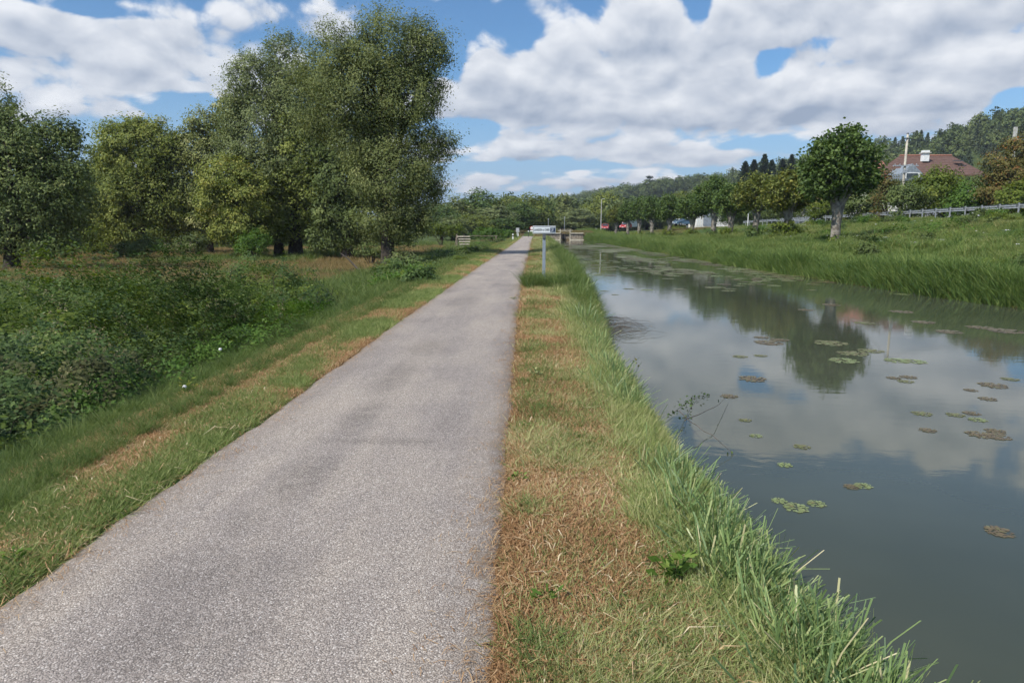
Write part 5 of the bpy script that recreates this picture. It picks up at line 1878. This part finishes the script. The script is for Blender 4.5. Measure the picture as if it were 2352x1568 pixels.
x0, x1 = aty(1846, 460, D).x, aty(1895, 460, D).x
ze, zr = aty(1860, 468, D).z, aty(1860, 449, D).z
zg = float(terrain(x0, D))
MB().box(((x0 + x1) / 2, D + 3, (zg + ze) / 2 - .5), (x1 - x0 - .4, 5.4, ze - zg + 1)).obj('wall', m_render, o)
mb = MB()
mb.add([(x0 - .2, D, ze - .1), (x1 + .2, D, ze - .1), (x1 + .2, D + 3, zr), (x0 - .2, D + 3, zr), (x1 + .2, D + 6, ze - .1), (x0 - .2, D + 6, ze - .1)],
       [(0, 1, 2, 3), (3, 2, 4, 5), (1, 4, 2), (0, 3, 5), (0, 5, 4, 1)])
mb.obj('roof', m_tile2, o)
window(o, (x0 + x1) / 2, D + .28, (zg + ze) / 2, 1.0, 1.0)
# white garage building
D = 140
o = thing('garage_building', 'white garage building with a wide dark door behind the pollards', 'building', (0, 0, 0))


def gx_(px):
    return aty(px, 500, D).x


zg = aty(1630, 518.5, D).z
zh = aty(1630, 488, D).z
MB().box(((gx_(1598) + gx_(1672)) / 2, D + 4, (zg + zh) / 2 - .4), (gx_(1672) - gx_(1598), 8, zh - zg + .8)).obj('wall', m_render, o)
MB().box((gx_(1628), D - .03, zg + 1.15), (gx_(1642) - gx_(1617), .08, 2.3)).obj('garage_door', m_slate, o)
for j in range(3):
    MB().box((gx_(1602 + 4.5 * j), D - .05, zg + 1.2), (.16, .08, 2.2)).obj('pilaster', m_white, o)
MB().box(((gx_(1596) + gx_(1674)) / 2, D + 4, zh + .12), (gx_(1674) - gx_(1596) + .3, 8.4, .24)).obj('roof', m_conc, o)
MB().box(((gx_(1605) + gx_(1650)) / 2, D + 4, zh + .8), (gx_(1650) - gx_(1605), 6, 1.3), top=(.3, .9)).obj('gable', m_render, o)
MB().box((gx_(1664), D - .05, zg + 1.5), (1.2, .1, .9)).obj('window', m_glass, o)
o = thing('white_shed', 'small white shed with a dark doorway right of the garage', 'shed', (0, 0, 0))
MB().box(((gx_(1686) + gx_(1712)) / 2, D + 12, (zg + zh) / 2 - .4), (gx_(1712) - gx_(1686), 5, zh - zg - .2)).obj('wall', m_render, o)
MB().box((gx_(1693), D + 9.45, zg + .85), (.75, .1, 1.8)).obj('door', m_black, o)
MB().box(((gx_(1686) + gx_(1712)) / 2, D + 12, zh - .75), (gx_(1712) - gx_(1686) + .5, 5.6, .5), top=(.5, .9)).obj('roof', m_slate, o)


# ---- vehicles far down the road
def vehicle(name, label, cat, px, py, D, rz, paint, L=4.1, W=1.75, H=1.45, van=False):
    p_ = aty(px, py, D)
    r = thing(name, label, cat, p_, rz)
    zb = .28
    if van:
        body = MB().add([(-L / 2, -W / 2, zb), (L / 2, -W / 2, zb), (L / 2, -W / 2, H * .48), (L * .30, -W / 2 * .95, H), (-L / 2, -W / 2 * .95, H),
                         (-L / 2, W / 2, zb), (L / 2, W / 2, zb), (L / 2, W / 2, H * .48), (L * .30, W / 2 * .95, H), (-L / 2, W / 2 * .95, H)],
                        [(0, 1, 2, 3, 4), (9, 8, 7, 6, 5), (0, 5, 6, 1), (1, 6, 7, 2), (2, 7, 8, 3), (3, 8, 9, 4), (4, 9, 5, 0)])
    else:
        body = MB().add([(-L / 2, -W / 2, zb), (L / 2, -W / 2, zb), (L / 2, -W / 2, H * .50), (L * .22, -W / 2 * .98, H * .62), (L * .05, -W / 2 * .8, H), (-L * .36, -W / 2 * .8, H), (-L / 2, -W / 2 * .95, H * .62),
                         (-L / 2, W / 2, zb), (L / 2, W / 2, zb), (L / 2, W / 2, H * .50), (L * .22, W / 2 * .98, H * .62), (L * .05, W / 2 * .8, H), (-L * .36, W / 2 * .8, H), (-L / 2, W / 2 * .95, H * .62)],
                        [(0, 1, 2, 3, 4, 5, 6), (13, 12, 11, 10, 9, 8, 7), (0, 7, 8, 1), (1, 8, 9, 2), (2, 9, 10, 3), (3, 10, 11, 4), (4, 11, 12, 5), (5, 12, 13, 6), (6, 13, 7, 0)])
    body.obj('body', paint, r, bevel=.05)
    if van:
        MB().add([(L * .495, -W * .42, H * .52), (L * .495, W * .42, H * .52), (L * .325, W * .40, H * .94), (L * .325, -W * .40, H * .94)], [(0, 1, 2, 3)]).obj('windscreen', m_glass, r)
    else:
        MB().add([(L * .225, -W * .42, H * .645), (L * .225, W * .42, H * .645), (L * .075, W * .36, H * .975), (L * .075, -W * .36, H * .975)], [(0, 1, 2, 3)]).obj('windscreen', m_glass, r)
        for s in (-1, 1):
            MB().add([(L * .17, s * W * .475, H * .66), (-L * .38, s * W * .475, H * .66), (-L * .31, s * W * .425, H * .95), (L * .04, s * W * .425, H * .95)], [(0, 1, 2, 3)]).obj('side_window', m_glass, r)
    for x in (-L * .31, L * .31):
        for s in (-1, 1):
            wq = MB().tube([(x, s * (W / 2 - .18), .31), (x, s * (W / 2 + .015), .31)], .31, 16).obj('wheel', m_tyre, r)
            MB().tube([(x, s * (W / 2 + .01), .31), (x, s * (W / 2 + .03), .31)], .18, 12).obj('rim', m_galv, wq)
    for s in (-1, 1):
        MB().box((L / 2 - .02, s * W * .36, H * .42), (.08, .3, .14)).obj('headlight', m_white, r, bevel=.02)
    MB().box((L / 2 + .03, 0, .42), (.05, .5, .11)).obj('number_plate', m_white, r)
    MB().box((L / 2 + .02, 0, .30), (.14, W * .95, .16)).obj('bumper', m_black, r, bevel=.03)
    return r


vehicle('parked_car', 'red car with bluish windscreen beside the tall lamp pole', 'car', 1390, 528, 168, R(-100), m_red)
vehicle('parked_van', 'red and white van half hidden by pollard trunks', 'van', 1449, 524, 165, R(-130), m_white, 4.9, 1.9, 2.3, True)
vehicle('parked_car', 'red car standing in front of the red and white van', 'car', 1437, 526, 158, R(-120), m_red, 3.6, 1.65, 1.5)
vehicle('parked_car', 'blue-grey car left of the white garage', 'car', 1570, 518, 138, R(-160), m_blue)
vehicle('parked_car', 'white car partly behind the stout pollard', 'car', 1557, 519, 146, R(-150), m_white, 4.0)

# ------------------------------------------------------------------ water plants
L_TRAPA = leafmat('floating_leaf', [(0, (.10, .075, .04)), (.3, (.17, .125, .065)), (.55, (.17, .17, .065)), (.8, (.20, .25, .09)), (1, (.30, .36, .15))], .1, .4, spec=.5)


def rosette(seed, tone, n=90):
    rng = np.random.default_rng(seed)
    r = np.sqrt(rng.uniform(.01, 1, n)) * .125
    a = rng.uniform(0, 2 * np.pi, n)
    c = np.stack([r * np.cos(a), r * np.sin(a), .004 + .006 * (1 - r / .125) * rng.uniform(.3, 1, n)], -1)
    d = np.stack([np.cos(a), np.sin(a), rng.uniform(-.03, .08, n)], -1)
    d = unit(d + rng.normal(0, .10, (n, 3)) * np.array([1, 1, .4]))
    side = unit(np.cross(d, [0, 0, 1.0] + rng.normal(0, .12, (n, 3))))
    L = rng.uniform(.014, .026, n)[:, None]
    v = np.stack([c + d * L, c + side * L * .8, c - d * L, c - side * L * .8], 1).reshape(-1, 3)
    v[:, 2] = np.maximum(v[:, 2], .003)
    return qmesh('floating_rosette', v, np.arange(4 * n).reshape(n, 4), L_TRAPA, {'tint': np.clip(rng.normal(tone, .13, n), 0, 1)})


ros = [rosette(700 + i, t_) for i, t_ in enumerate((.85, .75, .55, .30, .22, .62))]
# (x, y, scale along x, scale along y, mesh, label)
ROS = [
    (1828, 1166, 1.25, .85, 1, 'larger green floating plant, middle of the three nearest ones'),
    (1875, 1157, .95, .7, 1, 'green floating plant touching the right of the nearest cluster'),
    (1790, 1150, .85, .65, 0, 'small green floating plant at the left of the nearest cluster'),
    (1955, 1118, .9, .5, 3, 'brownish half of the floating pair beyond the nearest cluster'),
    (1982, 1116, 1.0, .6, 1, 'yellow-green half of the floating pair beyond the nearest cluster'),
    (2295, 1221, 1.25, .8, 4, 'pinkish brown floating plant alone near the right edge'),
    (1803, 1068, .95, .6, 0, 'bright green floating leaf cluster in the cloud reflection'),
    (2248, 998, 1.7, .9, 3, 'brown floating patch, left part of the large raft at right'),
    (2290, 1002, 1.7, .8, 4, 'brown floating patch, right part of the large raft at right'),
    (2285, 990, 1.4, .6, 3, 'brown floating patch, upper part of the large raft at right'),
    (2130, 988, 1.2, .7, 3, 'small brown floating plant left of the large raft'),
    (2245, 964, 1.3, .6, 1, 'green floating plant just above the large raft'),
    (2232, 949, 1.3, .5, 4, 'brown floating plant with a dark stub at the right'),
    (2195, 953, 1.4, .5, 2, 'olive floating plant left of the brown one with a stub'),
    (2118, 950, 1.5, .7, 2, 'faint olive floating patch left of the olive plant'),
    (1842, 1026, 1.1, .6, 2, 'faint olive floating plant in the pale cloud reflection'),
    (1736, 1001, .9, .5, 1, 'tiny green floating plant in the pale cloud reflection'),
    (1712, 965, 1.0, .45, 2, 'faint floating plant nearest the arching twig'),
    (1674, 910, 1.5, .7, 3, 'tan floating plant at the tip of the arching twig'),
    (1727, 870, 2.6, .9, 3, 'tan floating plant left of the big tree reflection'),
    (1700, 819, 1.7, .7, 2, 'small olive floating plant, leftmost of a row of two'),
    (1747, 817, 1.5, .6, 2, 'small olive floating plant, right one of a row of two'),
    (1765, 787, 3.4, .9, 4, 'long brown floating raft left of the tree reflection'),
    (1790, 781, 2.4, .7, 3, 'brown end of the long floating raft'),
    (1748, 775, 2.0, .6, 3, 'thin brown floating strip above the long raft'),
    (1908, 788, 4.0, .9, 2, 'long olive floating strip inside the tree reflection'),
    (1937, 828, 3.0, .9, 1, 'yellow-green floating plant low in the tree reflection'),
    (1960, 812, 3.4, .7, 2, 'olive floating strip right of the tree reflection centre'),
    (2000, 806, 3.0, .6, 2, 'olive floating strip at the right rim of the tree reflection'),
    (2060, 828, 2.6, .9, 1, 'yellow-green floating plant right of the tree reflection'),
    (2098, 830, 2.6, .8, 1, 'yellow-green floating plant beside its twin right of the reflection'),
    (2052, 868, 1.4, .6, 3, 'small brown floating plant, left of three below the twins'),
    (2086, 866, 1.6, .7, 3, 'small brown floating plant, upper of three below the twins'),
    (2080, 876, 1.5, .7, 2, 'small olive floating plant, lowest of three below the twins'),
    (2280, 885, 2.4, .9, 3, 'tan floating plant near the right edge'),
    (2320, 871, 1.6, .7, 2, 'olive floating plant at the right edge'),
    (2230, 896, 1.2, .5, 4, 'thin tan floating streak left of the tan plant'),
    (2268, 916, 1.5, .6, 3, 'small brown floating plant below the tan one'),
    (2310, 760, 4.5, .9, 4, 'wide brown raft near the far bank at the right edge'),
    (2250, 752, 3.6, .8, 3, 'wide brown raft left of the right-edge raft'),
    (2180, 762, 3.4, .8, 4, 'rosy brown raft in the blue reflection'),
    (2120, 740, 3.4, .8, 3, 'rosy brown strip above the rosy raft'),
    (2070, 716, 3.8, .9, 3, 'long thin brown strip near the far bank'),
    (1910, 700, 3.4, .9, 4, 'brown strip beside the reflected trunk'),
    (1850, 712, 2.8, .8, 3, 'brown floating patch left of the reflected trunk'),
    (1985, 742, 3.0, .8, 2, 'olive floating patch right of the reflected trunk'),
]
for j, (px, py, a_, b_, k_, lab) in enumerate(ROS):
    p_ = atz(px, py, WZ)
    q = link('floating_plant', ros[k_])
    q.location = (p_.x, p_.y, WZ + .002)
    dd = (p_ - CAM).length
    a_ *= .64
    q.scale = (a_ * 1.0, a_ * (.7 + .4 * b_), .6)
    q.rotation_euler = (0, 0, (j * 1.7) % .5 - .25)
    tag(q, lab, 'water plant', 'floating plants on the canal')
c_ros = proto_set('floating', ros)
rg = np.random.default_rng(31)
n_ = 5200
Y = 24 * (105 / 24.) ** rg.uniform(0, 1, n_)
X = rg.uniform(0, 1, n_) * (edge_r(Y) - edge_l(Y) - .5) + edge_l(Y) + .3
pt_ = fbm(X * .5, Y * .16, 33, 4)
pr_ = sstep(.42, .60, pt_) * sstep(24, 42, Y) * sstep(106, 85, Y) * (.25 + .75 * sstep(5, 8, X)) + .02 + .25 * (edge_r(Y) - X < 1.8) * (Y > 30)
kp = rg.uniform(0, 1, n_) < pr_
P3 = np.stack([X[kp], Y[kp], np.full(kp.sum(), WZ + .002)], -1)
s_ = rg.uniform(1.2, 3.2, kp.sum()) * np.clip(Y[kp] / 45, .8, 1.6)
scatter('floating_weed', c_ros, 6, P3, s_, rg.uniform(0, 1, kp.sum()), 'broken rafts of floating leaves on the far reach of the canal', tilt=0.0, sz=np.ones(kp.sum()))

# ---- twigs and drowned brush by the near bank
twig_m = plain('wet_twig', (.10, .08, .065), .6, .3, 20)


def twig(label, pts, r=.006, leaves_=0, lm=L_BRAMBLE, seed=1):
    rng = np.random.default_rng(seed)
    P = [atz(x, y, z) for x, y, z in pts]
    o_ = thing('fallen_twig', label, 'twig', P[0])
    full = []
    for i in range(len(P) - 1):
        for t in (0, .33, .66):
            full.append(P[i].lerp(P[i + 1], t) - P[0] + Vector(rng.normal(0, .006, 3)))
    full.append(P[-1] - P[0])
    MB().tube(full, [r * (1 - .7 * i / len(full)) for i in range(len(full))], 5).obj('stem', twig_m, o_)
    if leaves_:
        c = np.array([full[rng.integers(len(full))] for _ in range(leaves_)]) + rng.normal(0, .035, (leaves_, 3))
        v, f = leaves(c, rng.uniform(.03, .06, leaves_), .6, rng, .2)
        link('leaves', qmesh('leaves', v, f, lm, {'tint': rng.uniform(0, .6, leaves_)}), o_)
    return o_


twig('thin bare twig arching over the water towards the tan floating plant', [(1570, 965, -.42), (1600, 952, -.40), (1640, 935, -.42), (1672, 912, -.55)], .006, 6, seed=3)
twig('thin bare twig sloping down into the water below the arching one', [(1560, 945, -.35), (1600, 978, -.36), (1650, 1010, -.45), (1685, 1045, -.6)], .005, 3, seed=4)
twig('leafy bramble spray floating off the bank', [(1545, 950, -.35), (1575, 925, -.5), (1600, 912, -.57), (1625, 905, -.58)], .004, 60, seed=5)
twig('thin dead stem sticking up from the bank edge', [(1456, 885, -.45), (1455, 850, -.30), (1457, 815, -.10)], .004, 10, L_RED, seed=6)
twig('short dead stem left of the taller one at the bank edge', [(1418, 868, -.45), (1419, 845, -.28)], .003, 2, L_RED, seed=7)
rng = np.random.default_rng(88)
p0 = atz(1370, 752, WZ)
o = thing('drowned_brush', 'tangle of thin brown stems lying on the water by the bank', 'brush', p0)
mb = MB()
for j in range(60):
    s = Vector((rng.uniform(-.2, .35), rng.uniform(-1.3, 1.3), .02))
    d = Vector((rng.uniform(.4, 1.15), rng.normal(.25, .3), 0))
    h_ = rng.uniform(.02, .16)
    mb.tube([s, s + d * .4 + Vector((0, 0, h_)), s + d * .75 + Vector((0, 0, h_ * .9)), s + d + Vector((0, 0, .0))], [.0035, .003, .0025, .0015], 4, cap=False)
mb.obj('stems', twig_m, o)['kind'] = 'stuff'
c = rng.normal(0, 1, (260, 3)) * np.array([.35, .6, .03]) + np.array([.45, 0, .06])
v, f = leaves(c, rng.uniform(.02, .045, 260), .3, rng, 0)
link('seed_heads', qmesh('seed_heads', v, f, L_SEED, {'tint': rng.uniform(0, .4, 260)}), o)['kind'] = 'stuff'

# ---- leafy clumps through the rough grass
clp = []
for i in range(4):
    rng = np.random.default_rng(900 + i)
    bl = [(0, 0, .25, .45, .45, .4), (.3, .1, .2, .35, .3, .3), (-.25, .2, .3, .3, .3, .35)]
    cm, _ = crown_mesh('clump', bl, (L_NETTLE, L_DARK, L_LIME, L_BRAMBLE)[i], rng, leaf=.12, aspect=.5, density=1.0, crad=.22, per=24, shell=.3, up=.6)
    clp.append(cm)
c_cl = proto_set('clump', clp)
rg = np.random.default_rng(91)
X = np.concatenate([rg.uniform(17, 33.5, 420), rg.uniform(-8, -3.6, 260)])
Y = np.concatenate([24 * (125 / 24.) ** rg.uniform(0, 1, 420), 14 * (110 / 14.) ** rg.uniform(0, 1, 260)])
kp = (fbm(X * .22, Y * .13, 97, 3) > .47) & ~((X < 0) & (Y < 22))
scatter('leafy_clumps', c_cl, 4, put(X[kp], Y[kp]), rg.uniform(.35, 1.15, kp.sum()), rg.uniform(0, 1, kp.sum()), 'leafy weeds growing in clumps through the rough grass of the banks')
ls = blade_protos('long_straw', 5, mg_hay, n=9, rad=.12, h=(.10, .30), w=(.0025, .005), lean=(.5, .9), curve=(-.25, .35), flat=.93, seg=3)
Y = 1.7 * (26 / 1.7) ** rg.uniform(0, 1, 1500)
u = rg.uniform(0, 1, 1500) ** .9
X = np.where(rg.uniform(0, 1, 1500) < .75, path_r(Y) + .12 + u * (edge_l(Y) - path_r(Y) - .2), path_l(Y) - .1 - u * .7)
scatter('long_straws', ls, 5, put(X, Y, .03), rg.uniform(.7, 1.3, 1500), rg.uniform(.6, 1, 1500), 'long pale straws lying over the mown verge')

# ---- single weeds standing in the verge
def weed(label, px, py, z, size, lm, seed, n=26, upright=.4, leafsz=.07, name='weed'):
    rng = np.random.default_rng(seed)
    p_ = atz(px, py, z)
    p_.z = float(terrain(p_.x, p_.y))
    o_ = thing(name, label, 'plant', p_)
    a = rng.uniform(0, 2 * np.pi, n)
    r = rng.uniform(.1, 1, n) * size
    hh_ = (size * upright) * rng.uniform(.2, 1.6, n)
    leafsz = leafsz * .6
    c_ = np.stack([r * np.cos(a) * .8, r * np.sin(a) * .8, hh_ + .02], -1)
    dr = unit(np.stack([np.cos(a), np.sin(a), rng.uniform(.0, .7, n)], -1))
    v, f = leaves(c_, rng.uniform(.6, 1.3, n) * leafsz, .5, rng, .4, droop=dr * 2.0)
    link('leaves', qmesh('leaves', v, f, lm, {'tint': rng.uniform(.2, 1, n)}), o_)['kind'] = 'stuff'
    mb_ = MB()
    for i in range(0, n, 3):
        mb_.tube([(0, 0, 0), (c_[i][0] * .5, c_[i][1] * .5, c_[i][2] * .7), tuple(c_[i])], [.003, .0025, .002], 4, cap=False)
    mb_.obj('stems', L_NETTLE, o_)['kind'] = 'stuff'
    return o_


for j, (px, py, sz, lm, n_, up, lz_, lab) in enumerate([
        (1258, 1392, .10, L_NETTLE, 16, .5, .10, 'dandelion rosette with long toothed leaves in the brown hay'),
        (1395, 1412, .07, L_NETTLE, 12, .4, .06, 'small bright plant right of the dandelion rosette'),
        (1545, 1330, .14, L_NETTLE, 60, .9, .12, 'large bright green grass tussock near the reed edge'),
        (1700, 1375, .12, L_LIME, 34, .7, .08, 'yellow-green leafy weed beside the bright tussock'),
        (1770, 1225, .10, L_LIME, 26, .8, .07, 'light green leafy weed among the cut reeds'),
        (1790, 1470, .13, L_LIME, 40, .7, .07, 'leafy weed patch at the bottom near the reeds'),
        (1640, 1060, .08, L_LIME, 18, .8, .06, 'small light green weed above the twig'),
        (1190, 1110, .09, L_NETTLE, 30, .4, .05, 'low clover patch at the path edge'),
        (1215, 990, .10, L_PLANE, 24, .4, .05, 'grey-green weed in the hay near the path'),
        (1230, 868, .12, L_POPLAR, 40, .5, .08, 'pale grass tuft standing in the brown verge'),
        (1300, 1190, .07, L_NETTLE, 18, .4, .05, 'small green herb in the middle of the brown verge'),
        (1180, 690, .14, L_PLANE, 26, .3, .07, 'flat green weed creeping onto the path edge'),
        (38, 1305, .10, L_NETTLE, 24, .5, .07, 'broad-leaved weed at the left path edge'),
        (430, 900, .16, L_LIME, 40, .8, .08, 'bright nettle top right of the bramble thicket')]):
    weed(lab, px, py, -.02, sz, lm, 800 + j, n_, up, lz_)

# stone in the hay
import bmesh
bm = bmesh.new()
bmesh.ops.create_icosphere(bm, subdivisions=3, radius=.055)
for v_ in bm.verts:
    k_ = .8 + .4 * float(fbm(v_.co.x * 25 + 9, v_.co.y * 25 + v_.co.z * 14, 4, 2))
    v_.co = Vector((v_.co.x * 1.15, v_.co.y * .9, v_.co.z * .5)) * k_
me = bpy.data.meshes.new('stone')
bm.to_mesh(me)
bm.free()
me.materials.append(plain('pale_stone', (.34, .27, .21), .9, .2, 30, bump=.3))
p_ = atz(1478, 1448, -.05)
tag(link('stone', me, None, (p_.x, p_.y, float(terrain(p_.x, p_.y)) + .012)), 'flat pale stone lying in the brown hay', 'stone')

# white bindweed flowers
L_PET = plain('petal_white', (.80, .80, .80), .7, .02, 5)
for px, py, zz, lab in ((506, 802, .12, 'upper white bindweed flower in the nettles'), (424, 888, .05, 'lower white bindweed flower near the hay strip')):
    p_ = atz(px, py, zz)
    d = (CAM - p_).normalized()
    o = thing('bindweed_flower', lab, 'flower', p_)
    o.rotation_euler = (d + Vector((0, 0, .5))).to_track_quat('Z', 'Y').to_euler()
    o.scale = (.62, .62, .62)
    mb = MB()
    mb.tube([(0, 0, -.055), (0, 0, -.02), (0, 0, -.006), (0, 0, 0), (0, 0, -.004), (0, 0, -.012)], [.003, .008, .024, .036, .022, .004], 14, cap=False)
    mb.obj('trumpet', L_PET, o, smooth=True)
    MB().tube([(0, 0, -.02), (0, 0, -.004)], [.004, .003], 6).obj('stamen', plain('stamen', (.6, .55, .2)), o)
    MB().tube([(0, 0, -.05), (0, 0, -.09), (.02, 0, -.2)], .003, 5).obj('stalk', mg_green if False else L_NETTLE, o)

# fallen limb under the tallest tree
f = aty(885, 608, 41.5)
gz = float(terrain(f.x, 41.5))
o = thing('fallen_branch', 'dead dark branch lying on the dry grass left of the tallest trunk', 'branch', (f.x, 41.5, gz))
MB().tube([(0, 0, .15), (-.8, -.3, .18), (-1.6, -.1, .22), (-2.3, .2, .9), (-2.9, .6, 1.25)], [.14, .11, .08, .05, .02], 8).obj('limb', bark_dark, o, smooth=True)
mb = MB()
rng = np.random.default_rng(4)
for j in range(16):
    s = Vector((-rng.uniform(.2, 2.3), rng.uniform(-.5, .1), .12))
    mb.tube([s, s + Vector((rng.normal(-.4, .3), rng.normal(0, .2), rng.uniform(.0, .25))), s + Vector((rng.normal(-.8, .4), rng.normal(0, .3), rng.uniform(0, .2)))], [.035, .02, .006], 5, cap=False)
mb.obj('twigs', bark_dark, o)['kind'] = 'stuff'

# small white blooms scattered in the grass of the right bank and in the meadow
v, f = leaves(np.random.default_rng(3).normal(0, .035, (14, 3)) * np.array([1, 1, .2]), np.full(14, .05), .8, np.random.default_rng(2), 2)
um = [qmesh('umbel', v, f, L_PET)]
P_UM = proto_set('umbel', um)
rg = np.random.default_rng(12)
X = np.concatenate([rg.uniform(19, 33, 150), rg.uniform(-18, -6, 12)])
Y = np.concatenate([rg.uniform(26, 75, 150), rg.uniform(18, 34, 12)])
kp = (fbm(X * .25, Y * .2, 17, 3) > .47)
scatter('white_blooms', P_UM, 1, put(X[kp], Y[kp], .5), rg.uniform(.7, 1.6, kp.sum()), np.zeros(kp.sum()), 'tiny white flower heads dotted through the bank grass')


# ------------------------------------------------------------------ thin air softening the far hill
hm = bpy.data.materials.new('haze')
hm.use_nodes = True
hm.node_tree.nodes.clear()
hn = NB(hm.node_tree)
ho = hn.new('ShaderNodeOutputMaterial')
hv = hn.new('ShaderNodeVolumePrincipled')
hv.inputs['Color'].default_value = (.82, .88, 1, 1)
hv.inputs['Density'].default_value = 0.00022
hv.inputs['Anisotropy'].default_value = .3
hn.link(hv.outputs[0], ho.inputs['Volume'])
tag(MB().box((0, 1950, 52.7), (5600, 4500, 110.6)).obj('haze', hm), 'thin pale haze softening the far hill', kind='stuff')
